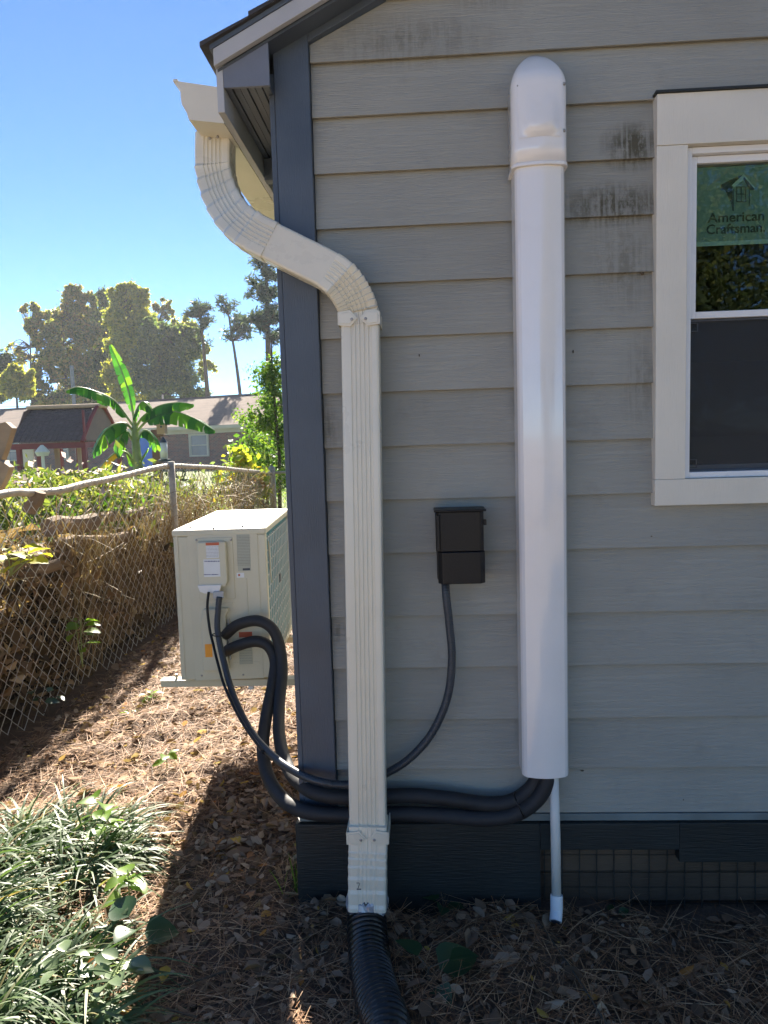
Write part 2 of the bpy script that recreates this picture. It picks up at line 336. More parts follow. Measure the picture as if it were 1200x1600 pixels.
M['lf_weed'] = leafmat('garden_weed_leaves', [(0, (.07, .11, .03)), (.6, (.16, .19, .05)), (.9, (.26, .25, .09)), (1, (.30, .20, .10))], .45)
M['flower'] = leafmat('lavender_petals', [(0, (.42, .28, .52)), (1, (.62, .50, .68))], .4)
M['lf_dry'] = leafmat('dry_brown_leaves', [(0, (.05, .033, .022)), (.3, (.15, .095, .055)), (.7, (.29, .185, .11)), (.92, (.42, .30, .20)), (1, (.55, .45, .33))], .3)
M['lf_litter'] = leafmat('fallen_leaves', [(0, (.11, .070, .045)), (.4, (.26, .17, .11)), (.75, (.36, .25, .17)), (.93, (.50, .39, .28)), (.965, (.42, .17, .05)), (1, (.50, .38, .08))], .18, .9, .1)
M['needle'] = leafmat('fallen_pine_needles', [(0, (.16, .075, .035)), (.5, (.38, .20, .10)), (1, (.60, .40, .23))], .1, .6)
M['chip'] = leafmat('mulch_chips', [(0, (.06, .040, .028)), (.6, (.17, .115, .075)), (1, (.34, .25, .18))], .0, .9)
M['blade'] = leafmat('liriope_blades', [(0, (.025, .060, .020)), (.5, (.065, .115, .045)), (.9, (.14, .20, .085)), (1, (.36, .26, .12))], .3, .5, .45)
M['straw'] = leafmat('dry_vine_strands', [(0, (.13, .085, .045)), (.6, (.30, .21, .11)), (1, (.46, .37, .22))], .1, .7)
M['banana'] = leafmat('banana_leaf_blade', [(0, (.018, .075, .02)), (.6, (.05, .16, .03)), (1, (.15, .28, .03))], .55, .35, .4)
M['banana_old'] = leafmat('yellow_banana_leaf', [(0, (.60, .30, .02)), (1, (.75, .48, .04))], .5, .5)
M['rib'] = surf('banana_stem', (.26, .32, .11), .5, .3, 6, .2, 30, bstretch=(3, 3, .4))
M['sprig'] = leafmat('weed_sprig_leaves', [(0, (.07, .15, .02)), (1, (.20, .32, .04))], .5, .4, .4)
M['sprig_dark'] = leafmat('dark_ivy_leaf', [(0, (.022, .060, .026)), (1, (.045, .095, .035))], .3, .35, .5)
M['broad'] = leafmat('grey_green_broad_leaves', [(0, (.09, .14, .07)), (1, (.17, .23, .12))], .3, .35, .6)

# ------------------------------------------------------------------ the ground
def gh(x, y):
    x = np.asarray(x, float); y = np.asarray(y, float)
    near = np.exp(-((x+.5)**2+(y-2)**2)/60)
    h = (.018*np.sin(3.1*x+1.3*y)+.014*np.sin(7*x-4*y+1)+.009*np.sin(17*x+9*y)+.008*np.sin(23*y-13*x+2))*near
    return h + .05*np.exp(-((x+1.3)**2+(y-1.9)**2)/.35) + np.where(x > -.36, .02*np.exp(-((y-1.7)/.5)**2), 0)
xs = np.concatenate([-np.geomspace(900, 4, 26), np.linspace(-3.6, 2.4, 170), np.geomspace(3, 900, 26)])
ys = np.concatenate([-np.geomspace(900, 2, 22), np.linspace(-1, 6, 200), np.linspace(6.3, 14, 26), np.geomspace(15, 900, 26)])
X, Y = np.meshgrid(xs, ys); Zg = gh(X, Y)
Vg = np.stack([X, Y, Zg], -1).reshape(-1, 3); nx, ny = len(xs), len(ys)
ii = (np.arange(ny-1)[:, None]*nx+np.arange(nx-1)[None]).ravel()
tag(raw('ground', Vg, np.stack([ii, ii+1, ii+nx+1, ii+nx], 1), M['ground'], smooth=True, org=(0, 0, 0)), kind='structure')

# ------------------------------------------------------------------ leaf clouds
def unit(v): return v/np.maximum(1e-9, np.linalg.norm(v, axis=-1, keepdims=True))
def leaf_cards(C, size, aspect=.5, flat=0, droop=0, svar=.35, fold=.25, direc=None):
    """(N,3) centres -> one folded four-corner leaf at each"""
    n = len(C); a = unit(rng.normal(size=(n, 3))) if direc is None else unit(direc+rng.normal(size=(n, 3))*.5)
    if flat: a[:, 2] *= (1-flat)
    a[:, 2] -= droop; a = unit(a)
    nrm = rng.normal(size=(n, 3)); nrm[:, 2] += flat*4; nrm = unit(nrm)
    b = unit(np.cross(nrm, a)); nn = np.cross(a, b)
    s = (size*(1+svar*rng.normal(size=n)).clip(.4, 2))[:, None]
    w = s*aspect
    v0 = C-a*s*.5; v2 = C+a*s*.5+nn*s*fold*.4; v1 = C-b*w*.5+nn*s*fold*.5; v3 = C+b*w*.5+nn*s*fold*.5
    V = np.stack([v0, v1, v2, v3], 1).reshape(-1, 3); i = np.arange(n)[:, None]*4
    F = np.concatenate([i+np.array([[0, 1, 2]]), i+np.array([[0, 2, 3]])], 0)
    return V, F
def leaf_oval(C, size, aspect=.5, flat=0, svar=.35, fold=.25):
    n = len(C); a = unit(rng.normal(size=(n, 3))); a[:, 2] *= (1-flat); a = unit(a)
    nrm = rng.normal(size=(n, 3)); nrm[:, 2] += flat*4; nrm = unit(nrm); b = unit(np.cross(nrm, a)); nn = np.cross(a, b)
    s = (size*(1+svar*rng.normal(size=n)).clip(.4, 2))[:, None]; w = s*aspect*.5*rng.uniform(.7, 1.2, (n, 1)); f = fold*rng.uniform(-.5, 1.5, (n, 1)); cu = rng.uniform(-.1, .5, (n, 1))
    V = np.stack([C-a*s*.5+nn*s*cu*.3, C+a*s*.5+nn*s*cu*.4, C-a*s*.18-b*w+nn*w*f, C+a*s*.2-b*w*.85+nn*w*f, C-a*s*.18+b*w+nn*w*f, C+a*s*.2+b*w*.85+nn*w*f], 1).reshape(-1, 3); i = np.arange(n)[:, None]*6
    return V, np.concatenate([i+np.array([[0, 2, 3, 1]]), i+np.array([[0, 1, 5, 4]])], 0)
def blob(n, c, r, k=14, tight=.28, shell=.75):
    """points in k sub-clumps spread through an ellipsoid"""
    d = unit(rng.normal(size=(k, 3)))*(rng.uniform(0, 1, (k, 1))**(1/3)*(1-shell)+shell*rng.uniform(.55, 1, (k, 1)))
    j = rng.integers(0, k, n); q = d[j]+rng.normal(size=(n, 3))*tight*rng.uniform(.6, 1.2, (k, 1))[j]
    return np.array(c)+q*np.array(r)
def merge(lst):
    Vs, Fs, o = [], [], 0
    for V, F in lst: Vs.append(V); Fs.append(F+o); o += len(V)
    return np.concatenate(Vs), np.concatenate(Fs)
def strips(P0, D, length, width, bend, seg=3, taper=True, up=0):
    """thin curved blades: start P0, direction D, arching down by bend"""
    n = len(P0); D = unit(D); side = unit(np.cross(D, np.array([0, 0, 1.])+rng.normal(size=(n, 3))*.3))
    rows = []
    for s in range(seg+1):
        t = s/seg; c = P0+D*(length*t)[:, None]; c = c.copy(); c[:, 2] -= bend*length*t*t
        w = (width*(1-.85*t**2 if taper else 1))[:, None]*.5
        rows += [c-side*w, c+side*w]
    V = np.stack(rows, 1); k = 2*(seg+1); i = np.arange(n)[:, None]*k
    F = np.concatenate([i+np.array([[2*s, 2*s+1, 2*s+3, 2*s+2]]) for s in range(seg)], 0)
    return V.reshape(-1, 3), F

# ------------------------------------------------------------------ the house
FY = 2.05                                     # outer face of the siding laps
lap = [1.006, .866, .721, .577, .429, .284, .135, -.015, -.164, -.315, -.496, -.647, -.80, -.948, -1.081]
lap = [1.606, 1.456, 1.306, 1.156]+lap
lapz = [z+CH for z in lap]
house = empty('house', (-.386, FY, 0), 'grey lap sided house with dark slate corner board and low gable roof', 'house')
EV = P(312, 72, Y=1.94); SL = .5
def rake_z(x, x0=-.277, z0=1.05+CH): return z0+(x-x0)*SL
RX = 2.6                                      # ridge
WX0, WX1 = .63, 1.63; WZ1, WZ0 = .87+CH, -.198+CH
def board(x0, x1, zb, zt, clip):
    m = MB()
    # lapped board: butt 11 mm proud at the foot, tucked in at the head
    def sec(x, zt_):
        k = (zt_-zb)/(zt-zb)
        return [(x, FY, zb), (x, FY+.0175*k, zt_), (x, FY+.0225, zt_), (x, FY+.008, zb)]
    if clip and rake_z(x0) < zt:
        zl = max(zb+.001, rake_z(x0)); xm = x0+(zt-zl)/SL
        pts = [x0, min(xm, x1), x1] if xm < x1 else [x0, x1]
        zs = [zl, zt, zt] if xm < x1 else [zl, rake_z(x1)]
    else: pts = [x0, x1]; zs = [zt, zt]
    vs = []; fs = []
    for x, z in zip(pts, zs): vs += sec(x, z)
    n = len(pts)
    for i in range(n-1):
        for k in range(4): fs.append((i*4+k, i*4+(k+1) % 4, i*4+4+(k+1) % 4, i*4+4+k))
    fs += [(3, 2, 1, 0), tuple((n-1)*4+k for k in range(4))]
    m.add(vs, fs); return m
for i, zb in enumerate(lapz):
    zt = (lapz[i-1] if i else zb+.15)+.012
    xl = -.270
    if zb+.002 > rake_z(xl): xl = (zb-rake_z(0))/SL+.002
    for (a, b) in (((xl, WX0+.006), (WX1-.006, 4.2)) if (zb < WZ1-.03 and zt > WZ0+.06 and zb > WZ0-.0) else ((xl, 4.2),)):
        if a < b: board(a, b, zb, zt, True).build('siding_board', M['siding'], house, bevel=.0012)
# backing wall around the window opening, gable backing, other walls
bw = MB(); by0, by1 = FY+.024, FY+.12
ox0, ox1, oz0, oz1 = .712, WX1-.082, -.127+CH, .742+CH
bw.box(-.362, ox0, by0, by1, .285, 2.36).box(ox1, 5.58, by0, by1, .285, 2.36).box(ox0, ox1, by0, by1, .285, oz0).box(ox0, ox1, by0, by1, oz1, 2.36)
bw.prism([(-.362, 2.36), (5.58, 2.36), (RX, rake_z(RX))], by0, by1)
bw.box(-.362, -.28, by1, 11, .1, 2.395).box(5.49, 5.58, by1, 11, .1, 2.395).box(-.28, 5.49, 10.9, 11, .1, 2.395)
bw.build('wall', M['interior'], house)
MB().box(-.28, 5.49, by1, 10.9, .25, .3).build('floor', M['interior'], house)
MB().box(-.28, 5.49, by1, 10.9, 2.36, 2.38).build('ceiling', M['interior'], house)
# side wall siding seen only from the left
for i, zb in enumerate(lapz[4:]):
    zt = lapz[3+i]+.012
    MB().add([(-.376, FY+.12, zb), (-.366, FY+.12, zt), (-.3625, FY+.12, zt), (-.3625, FY+.12, zb), (-.376, 11, zb), (-.366, 11, zt), (-.3625, 11, zt), (-.3625, 11, zb)],
             [(0, 1, 2, 3), (7, 6, 5, 4), (0, 4, 5, 1), (1, 5, 6, 2), (2, 6, 7, 3), (3, 7, 4, 0)]).build('siding_board', M['siding'], house)
# corner boards: front face and side face
zc = rake_z(-.386)-.0
MB().prism([(-.3655, .295), (-.2715, .295), (-.2715, rake_z(-.2715)+.10), (-.3655, zc+.10)], FY-.014, FY+.023).build('corner_board', M['slate'], house, bevel=.002)
MB().box(-.3815, -.3665, FY-.008, FY+.115, .295, 2.36).build('corner_board', M['slate'], house, bevel=.002)
# frieze board under the rake
MB().prism([(-.2715, rake_z(-.2715)+.001), (RX, rake_z(RX)+.001), (RX, rake_z(RX)+.14), (-.2715, rake_z(-.2715)+.14)], FY-.012, FY+.023).build('frieze_board', M['slate'], house, bevel=.0015)
# knots, nicks and nail heads that the photograph shows on the boards
for (x, y, w_k, h_k) in ((655, 555, .0015, .004), (896, 549, .002, .005), (1004, 427, .006, .004), (977, 425, .003, .003), (1018, 838, .004, .003), (990, 845, .004, .003), (718, 1262, .002, .002), (1068, 1250, .002, .003), (548, 960, .004, .002), (505, 50, .003, .003), (812, 560, .002, .002), (1178, 944, .003, .003), (910, 1205, .006, .0012)):
    p = P(x, y, Y=FY+.003); MB().dome((p.x, FY+.0075, p.z), .004, (0, -1, 0), 1.4, 7).xf(lambda a, b, c, p=p, w=w_k, h=h_k: (p.x+(a-p.x)*w/.004, b, p.z+(c-p.z)*h/.004)).build('nick', M['bark'], house)
# sill strip and skirt
MB().box(-.385, 5.6, FY-.004, FY+.022, -1.104+CH, -1.083+CH).build('sill_strip', M['sill'], house, bevel=.002)
sk = MB()
sy0, sy1 = FY-.018, FY+.02; st = -1.1055+CH
sk.box(-.396, .312, sy0, sy1, -.06, st)
sk.build('skirt_board', M['skirt'], house, bevel=.002)
MB().box(.3125, .704, sy0, sy1, -1.184+CH, st).build('skirt_board', M['skirt'], house, bevel=.002)
MB().box(.7045, 5.6, sy0+.001, sy1, -1.222+CH, st).build('skirt_board', M['skirt'], house, bevel=.002)
MB().box(-.396, -.37, sy1+.001, 11, -.06, st).build('skirt_board', M['skirt'], house)
for (z0, z1) in ((.012, .098), (.10, .186), (.188, .25)):
    MB().box(.313, 5.4, FY+.028+random.uniform(0, .004), FY+.055, z0, z1).build('crawl_plank', M['weather_wood'], house, bevel=.003)
MB().box(-.3, 5.4, FY+.06, FY+.08, -.06, .27).build('crawl_backing', M['skirt'], house)
hw = MB()
for k in range(56):
    x = .330+k*.0505
    hw.tube([(x, sy1+.004, -.02), (x+.002*math.sin(k), sy1+.004, .25)], .0017, 4)
for k in range(6): hw.tube([(.314, sy1+.0065, .005+k*.05), (3.1, sy1+.0065, .005+k*.05)], .0008, 4)
hw.build('hardware_cloth', M['skirt'], house)
# roof: sheathing, shingle courses, rake trim, soffits, fascia
def roofz(x): return EV.z+(x-EV.x)*SL if x <= RX else EV.z+(RX-EV.x)*SL-(x-RX)*SL
def slab(x0, x1, dz0, dz1, y0, y1): return MB().prism([(x0, roofz(x0)+dz0), (x1, roofz(x1)+dz0), (x1, roofz(x1)+dz1), (x0, roofz(x0)+dz1)], y0, y1)
slab(EV.x+.022, RX, -.016, -.004, 1.95, 11.2).build('roof_deck', M['slate'], house)
slab(RX, 2*RX-EV.x, -.016, -.004, 1.95, 11.2).build('roof_deck', M['slate'], house)
for k in range(26):                                                   # stepped shingle courses on the left slope
    x0 = EV.x+k*.128; x1 = min(x0+.15, RX)
    if x0 < RX: MB().prism([(x0, roofz(x0)-.002), (x1, roofz(x1)-.0035), (x1, roofz(x1)), (x0, roofz(x0)+.010)], 1.94-random.uniform(0, .006), 11.2).build('shingle_course', M['shingle'], house)
slab(RX, 2*RX-EV.x, -.003, .008, 1.94, 11.2).build('shingle_course', M['shingle'], house)
slab(EV.x+.03, RX, -.058, -.0165, 1.953, 1.972).build('rake_trim', M['rake'], house, bevel=.0015)
slab(EV.x+.034, RX, -.066, -.0585, 1.974, FY-.013).build('rake_soffit', M['slate'], house)
FX = -.504
fz1 = roofz(FX)-.018; fz0 = .86+CH
MB().box(FX, FX+.018, 1.975, 11, fz0, fz1).build('fascia', M['rake'], house, bevel=.0015)
for k in range(6):                                                    # tongue and groove soffit boards along the eave
    x0 = FX+.019+k*.0195; MB().box(x0, x0+.0165, 1.985, 11, fz0+.062+.004*(k % 2), fz0+.072).build('soffit_board', M['slate'], house)
MB().prism([(FX+.019, fz0+.060), (-.366, fz0+.060), (-.366, roofz(-.366)-.067), (FX+.019, roofz(FX+.019)-.067)], 1.974, 1.984).build('soffit_return', M['return'], house)
MB().box(FX+.019, -.3765, FY+.4, FY+.44, fz0-.01, fz0+.060).build('soffit_block', M['slate'], house, bevel=.002)
for yy in (3.0, 4.0, 5.2, 6.6): MB().box(FX+.019, -.3765, yy, yy+.045, fz0-.01, fz0+.060).build('lookout', M['rake'], house)

# window
wn = empty('window', (WX0, FY, WZ0)); wn.parent = house; wn.location = Vector((WX0, FY, WZ0))-house.location
for nm, b in (('trim_head', (WX0+.001, WX1, FY-.022, FY+.021, .742+CH, WZ1)), ('trim_side', (WX0+.001, WX0+.081, FY-.020, FY+.021, -.1265+CH, .7415+CH)),
              ('trim_side', (WX1-.081, WX1, FY-.020, FY+.021, -.1265+CH, .7415+CH)), ('trim_sill', (WX0, WX1, FY-.022, FY+.021, WZ0, -.127+CH))):
    MB().box(*b).build('window_trim', M['trim'], wn, bevel=.0015)
MB().box(WX0-.004, WX1+.004, FY-.030, FY+.02, WZ1+.0005, WZ1+.006).build('drip_cap', M['skirt'], wn)
def frame(x0, x1, z0, z1, t, y0, y1): return MB().box(x0, x0+t, y0, y1, z0, z1).box(x1-t, x1, y0, y1, z0, z1).box(x0+t, x1-t, y0, y1, z1-t, z1).box(x0+t, x1-t, y0, y1, z0, z0+t)
fx0, fx1, fz_0, fz_1 = ox0+.001, ox1-.001, oz0+.001, oz1-.001
frame(fx0, fx1, fz_0, fz_1, .016, FY+.0, FY+.09).build('window_frame', M['vinyl'], wn, bevel=.0015)
zm = .312+CH
frame(fx0+.017, fx1-.017, zm-.009, fz_1-.017, .018, FY+.018, FY+.05).build('upper_sash', M['vinyl'], wn, bevel=.0015)
frame(fx0+.017, fx1-.017, fz_0+.017, zm+.006, .016, FY+.052, FY+.08).build('lower_sash', M['vinyl'], wn, bevel=.0015)
gx0, gx1 = fx0+.035, fx1-.035
MB().box(gx0, gx1, FY+.030, FY+.033, zm+.009, fz_1-.035).build('glass_pane', M['glass'], wn)
MB().box(gx0-.002, gx1+.002, FY+.064, FY+.067, fz_0+.033, zm-.01).build('glass_pane', M['glass'], wn)
frame(fx0+.0175, fx1-.0175, fz_0+.0175, zm-.0105, .005, FY+.028, FY+.036).build('screen_frame', M['ink'], wn)
MB().add([(fx0+.022, FY+.032, fz_0+.022), (fx1-.022, FY+.032, fz_0+.022), (fx1-.022, FY+.032, zm-.015), (fx0+.022, FY+.032, zm-.015)], [(0, 1, 2, 3)]).build('insect_screen', M['screen'], wn)
cl = MB()                                                              # plastic corner clips of the screen
for cz, s in ((zm-.018, -1), (fz_0+.026, 1)):
    cl.box(fx0+.024, fx0+.045, FY+.026, FY+.028, cz, cz+.0025*s).box(fx0+.0425, fx0+.045, FY+.0261, FY+.0279, cz, cz+.024*s).box(fx0+.024, fx0+.045, FY+.0262, FY+.0278, cz+.022*s, cz+.024*s)
cl.build('screen_clip', M['conduit'], wn)
# green brand label on the inside of the upper pane
ly = FY+.036
lz1, lz0 = fz_1-.040, P(1100, 384, Y=FY+.03).z
MB().box(gx0+.001, gx1-.15, ly, ly+.001, lz0, lz1).build('glass_label', M['film'], wn)
MB().box(gx0+.002, gx1-.15, ly-.0008, ly-.0002, lz0, lz0+.011).build('label_border', M['film_light'], wn)
def text(name, s, x, z, size, mat, parent, y, center=False, xs=1.0, bold=.0):
    c = bpy.data.curves.new(name, 'FONT'); c.body = s; c.size = size; c.offset = bold; c.extrude = .0002; c.resolution_u = 3
    if center: c.align_x = 'CENTER'
    t = bpy.data.objects.new(name, c); S.collection.objects.link(t); bpy.context.view_layer.update()
    me = bpy.data.meshes.new_from_object(t); bpy.data.objects.remove(t)
    me.transform(Matrix.Diagonal((xs, 1, 1, 1))); me.transform(Matrix.Rotation(math.pi/2, 4, 'X'))
    return mkobj(name, me, mat, parent, (x, y, z))
px2 = lambda x, y: P(x, y, Y=FY+.035)
a = px2(1106, 348); text('lettering', 'American', a.x, a.z, .0355, M['film_dark'], wn, ly-.001, xs=1.08, bold=.0006)
a = px2(1103, 366); text('lettering', 'Craftsman.', a.x, a.z, .0355, M['film_dark'], wn, ly-.001, xs=1.0, bold=.0006)
def pp(*q): return [(px2(x, y).x, px2(x, y).z) for x, y in q]
MB().prism(pp((1126, 289), (1147, 278), (1161, 273), (1145, 290), (1144, 297), (1145, 330), (1143, 318), (1133, 297), (1127, 296)), ly-.0012, ly-.0004).build('dormer_emblem', M['film_dark'], wn)
MB().prism(pp((1143, 290), (1162, 272), (1180, 294), (1177, 297), (1171, 296), (1161, 282), (1147, 293)), ly-.0022, ly-.0014).build('dormer_emblem', M['film_light'], wn)
dl = MB()
for q in (((1171, 297), (1178, 297), (1178, 295), (1162, 277), (1161, 280)), ((1150, 292), (1164, 292), (1164, 293), (1150, 293)), ((1150, 303), (1164, 303), (1164, 304.2), (1150, 304.2)), ((1150, 315), (1164, 315), (1164, 316), (1150, 316)),
          ((1150, 292), (1151.2, 292), (1151.2, 316), (1150, 316)), ((1157, 292), (1158.2, 292), (1158.2, 316), (1157, 316)), ((1164, 292), (1165.2, 292), (1165.2, 316), (1164, 316)),
          ((1170, 297), (1171, 297), (1171, 322), (1170, 322)), ((1144.5, 296), (1146, 296), (1146, 330), (1144.5, 330))): dl.prism(pp(*q), ly-.0034, ly-.0026)
dl.build('dormer_emblem', M['film_dark'], wn)
# things seen dimly in the room
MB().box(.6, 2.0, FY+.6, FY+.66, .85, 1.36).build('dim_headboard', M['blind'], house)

# ------------------------------------------------------------------ gutter
gt = empty('gutter', (-.57, FY, .87+CH), 'ivory ogee gutter running back along the left eave', 'gutter')
gp = [P(x, y, Y=FY) for x, y in ((272, 126), (275, 132), (282, 140), (282, 150), (284, 163), (288, 170), (292, 177), (295, 187), (346, 193), (351, 137))]
gp = [(p.x, p.z) for p in gp]; gp[-1] = (FX-.002, gp[-1][1]); gp[-2] = (FX-.004, gp[-2][1])
MB().prism(gp[::-1], FY, FY+.002).build('end_cap', M['gutter'], gt)
def thick(poly, t):
    out = []
    for i, (x, z) in enumerate(poly):
        a = Vector(poly[max(i-1, 0)]); b = Vector(poly[min(i+1, len(poly)-1)]); d = (b-a).normalized(); out.append((x-d.y*t, z+d.x*t))
    return out
inn = thick(gp, .0018)
g = MB(); n = len(gp)
vs = [(x, FY+.0022, z) for x, z in gp+inn]+[(x, 10.9, z) for x, z in gp+inn]
fs = []
for i in range(n-1):
    fs += [(i, i+1, i+1+2*n, i+2*n), (i+n, i+n+2*n, i+1+3*n, i+1+n), (i, i+n, i+n+1, i+1)]
g.add(vs, fs); g.build('trough', M['gutter'], gt)
MB().box(gp[0][0]-.002, gp[0][0]+.01, FY-.003, 10.9, gp[0][1]-.004, gp[0][1]+.003).build('front_lip', M['gutter'], gt, bevel=.001)

# ------------------------------------------------------------------ downspout
ds = empty('downspout', (-.16, 1.95, .09), 'ivory fluted downspout with S bend at the corner of the house', 'downspout')
def dprofile(w, d, flutes=True, rib=1.0):
    """closed section, (across, depth); depth 0 is the face towards the street"""
    h = w/2; r = .007; f = []
    f += [(-h, r), (-h+r*.3, r*.3), (-h+r, 0)]
    if flutes:
        s = -.020
        for k in range(5):
            x = s+k*.0115
            f += [(x-.0042, 0), (x-.0026, .0028*rib), (x+.0026, .0028*rib), (x+.0042, 0)]
    f += [(h-r, 0), (h-r*.3, r*.3), (h, r), (h, d-r), (h-r, d), (-h+r, d), (-h, d-r)]
    return f
def sweep(path, yc, prof, name, mat, parent, scale=None, smooth=False):
    """section swept along an x,z path with its depth axis kept on y"""
    n = len(prof); vs = []; m = len(path)
    for i, p in enumerate(path):
        a = Vector(path[max(i-1, 0)]); b = Vector(path[min(i+1, m-1)]); t = (b-a).normalized(); s = Vector((-t.y, t.x))  # path goes downwards
        k, off = scale(i) if scale else (1, 0)
        for (u, d) in prof: vs.append((p[0]+s.x*u*k, yc[i]+d-off, p[1]+s.y*u*k))
    fs = [(i*n+k, i*n+(k+1) % n, (i+1)*n+(k+1) % n, (i+1)*n+k) for i in range(m-1) for k in range(n)]
    fs += [tuple(range(n)), tuple(range(m*n-1, (m-1)*n-1, -1))]
    return MB().add(vs, fs).build(name, mat, parent)
# centre line in the photograph with its depth
cl_px = [(331.5, 205, 2.155), (331, 240, 2.15), (333, 268, 2.145), (343, 303, 2.10), (362, 335, 2.04), (388, 357, 1.99), (420, 374, 1.965), (470, 399, 1.955), (508, 418, 1.952), (532, 436, 1.952), (548, 458, 1.952), (558, 480, 1.951), (562, 505, 1.95)]
cp = [P(x, y, Y=yy) for x, y, yy in cl_px]
sp_ = spline(cp, 6)
pxz = [(p.x, p.z) for p in sp_]; yy_ = [p.y for p in sp_]
prof = dprofile(.102, .075); plain = dprofile(.102, .075, True, .25)
i1, i2, i3 = 36, 49, 72
def crease(step, base=0, amp=.035, off=.0022):
    def f(i):
        k = (i % step)/step; return (1.015-amp*k+.012*(k == 0), off*(1-k))
    return f
# finer sampling for elbows
def resample(a, b, n):
    pts = sp_[a:b+1]; out = []
    for j in range(n+1):
        u = j/n*(len(pts)-1); q = min(int(u), len(pts)-2); out.append(pts[q].lerp(pts[q+1], u-q))
    return out
e1 = resample(0, i1, 44); e2 = resample(i2, len(sp_)-1, 48)
def elbow(pts, name, lo, hi, st=4):
    m = len(pts)
    def sc(i):
        if i < lo or i > hi: return (1.0, 0)
        k = ((i-lo) % st)/(st-1); return (1.035-.05*k, .0065*(1-k))
    return sweep([(p.x, p.z) for p in pts], [p.y for p in pts], prof, name, M['gutter'], ds, sc)
elbow(e1, 'upper_elbow', 12, 38); elbow(e2, 'middle_elbow', 10, 38)
mid = resample(i1-2, i2+2, 8)
sweep([(p.x, p.z) for p in mid], [p.y+.003 for p in mid], dprofile(.0985, .07, False), 'offset_pipe', M['gutter'], ds)
top = P(562, 500, Y=1.953); bot = P(574.5, 1318, Y=1.885)
pts = [(top.x+(bot.x-top.x)*t, top.z+(bot.z-top.z)*t) for t in (0, .33, .66, 1)]
sweep(pts, [1.953+(1.885-1.953)*t for t in (0, .33, .66, 1)], dprofile(.0995, .073), 'vertical_pipe', M['gutter'], ds)
# flared boot at the foot
lo_ = [P(574.5, 1292, Y=1.880), P(574.5, 1325, Y=1.874), P(573.5, 1360, Y=1.866), P(573.5, 1425, Y=1.85)]
lw = [p for p in spline(lo_, 12)]
def bsc(i):
    if i < 15: return (1.02, .003)
    k = ((i-15) % 4)/4; return (1.035-.025*k-.025*(i/40), .003*(1-k)+.002)
sweep([(p.x, p.z) for p in lw], [p.y for p in lw], dprofile(.102, .075, True, .5), 'boot', M['gutter'], ds, bsc)
# straps: pointed plates with a screw each
def strap(cx, cz, yf, w):
    for s in (-1, 1):
        q = [(cx+s*(w/2+.002), cz+.017), (cx+s*.022, cz+.021), (cx+s*.003, cz), (cx+s*.022, cz-.021), (cx+s*(w/2+.002), cz-.017)]
        st_ = MB().prism(q[::-s], yf-.0065, yf-.0042).build('strap', M['gutter'], ds, bevel=.0008)
        q2 = [(cx+(x-cx)*.82+s*.006, cz+(z-cz)*.72) for x, z in q]
        MB().prism(q2[::-s], yf-.0085, yf-.0066).build('strap_boss', M['gutter'], st_, bevel=.0008)
        MB().dome((cx+s*.018, yf-.0086, cz-.003), .0042).build('screw', M['steel'], st_)
        MB().box(*( (cx+s*(w/2+.001), cx+s*(w/2+.004)) if s > 0 else (cx+s*(w/2+.004), cx+s*(w/2+.001)) ), yf-.0065, yf+.1, cz-.0165, cz+.0165).build('strap_wing', M['gutter'], st_)
c1 = P(560.5, 497, Y=1.948); strap(c1.x, c1.z, 1.952, .102)
c2 = P(574.5, 1309, Y=1.876); strap(c2.x, c2.z, 1.878, .106)
for (x, y, yy) in ((402, 340, 2.08), (483, 391, 2.005), (328, 216, 2.148), (340, 214, 2.146)):
    p = P(x, y, Y=yy-.006); MB().dome(p, .0045, h=.8).build('screw', M['steel'], ds)
mk = P(560, 1386, Y=1.85)
MB().box(mk.x-.004, mk.x+.008, mk.y-.009, mk.y-.007, mk.z-.002, mk.z).box(mk.x-.004, mk.x+.004, mk.y-.0091, mk.y-.0071, mk.z+.016, mk.z+.017).add([(mk.x-.002, mk.y-.009, mk.z), (mk.x, mk.y-.009, mk.z), (mk.x+.006, mk.y-.009, mk.z+.016), (mk.x+.004, mk.y-.009, mk.z+.016)], [(0, 1, 2, 3)]).build('ink_mark', M['ink'], ds)

# ------------------------------------------------------------------ corrugated drain pipe
cpth = spline([P(574, 1402, Y=1.90), P(573, 1440, Y=1.87), P(578, 1500, Y=1.76), P(590, 1560, Y=1.62), P(606, 1625, Y=1.48), (-.12, 1.25, .055), (-.10, .9, .05), (-.12, .3, .05)], 40)
# even spacing
def even(path, step):
    out = [path[0].copy()]; acc = 0
    for a, b in zip(path, path[1:]):
        l = (b-a).length
        while acc+l >= step:
            t = (step-acc)/l; a = a.lerp(b, t); out.append(a.copy()); l = (b-a).length; acc = 0
        acc += l
    return out
cpth = even(cpth, .0028)
dp = empty('drain_pipe', (cpth[0].x, cpth[0].y, .05), 'black corrugated drain pipe taped to the foot of the downspout', 'drain pipe')
def crr(i, t):
    if i < 9: return .051
    k = (i % 6)/6; return .0545 if k < .45 else (.052 if k < .6 else .0475)
MB().tube(cpth, crr, 28).build('corrugated_hose', M['corr'], dp, smooth=False)
tp = MB()
tb = cpth[0]
n = 40
for ring in range(3):
    for k in range(n): pass
vs = []; fs = []
for j, (zz, rr) in enumerate(((.020, .049), (.010, .054), (-.004, .057), (-.016, .0575), (-.026, .0565))):
    for k in range(n):
        a = 2*math.pi*k/n; q = rr+random.uniform(-.0015, .0022); vs.append((tb.x+math.cos(a)*q, tb.y+math.sin(a)*q*.96-j*.002, tb.z+zz+.004*math.sin(a*2+1)+random.uniform(-.002, .002)))
for j in range(4):
    for k in range(n): fs.append((j*n+k, j*n+(k+1) % n, (j+1)*n+(k+1) % n, (j+1)*n+k))
MB().add(vs, fs).build('tape_wrap', M['tape'], dp)
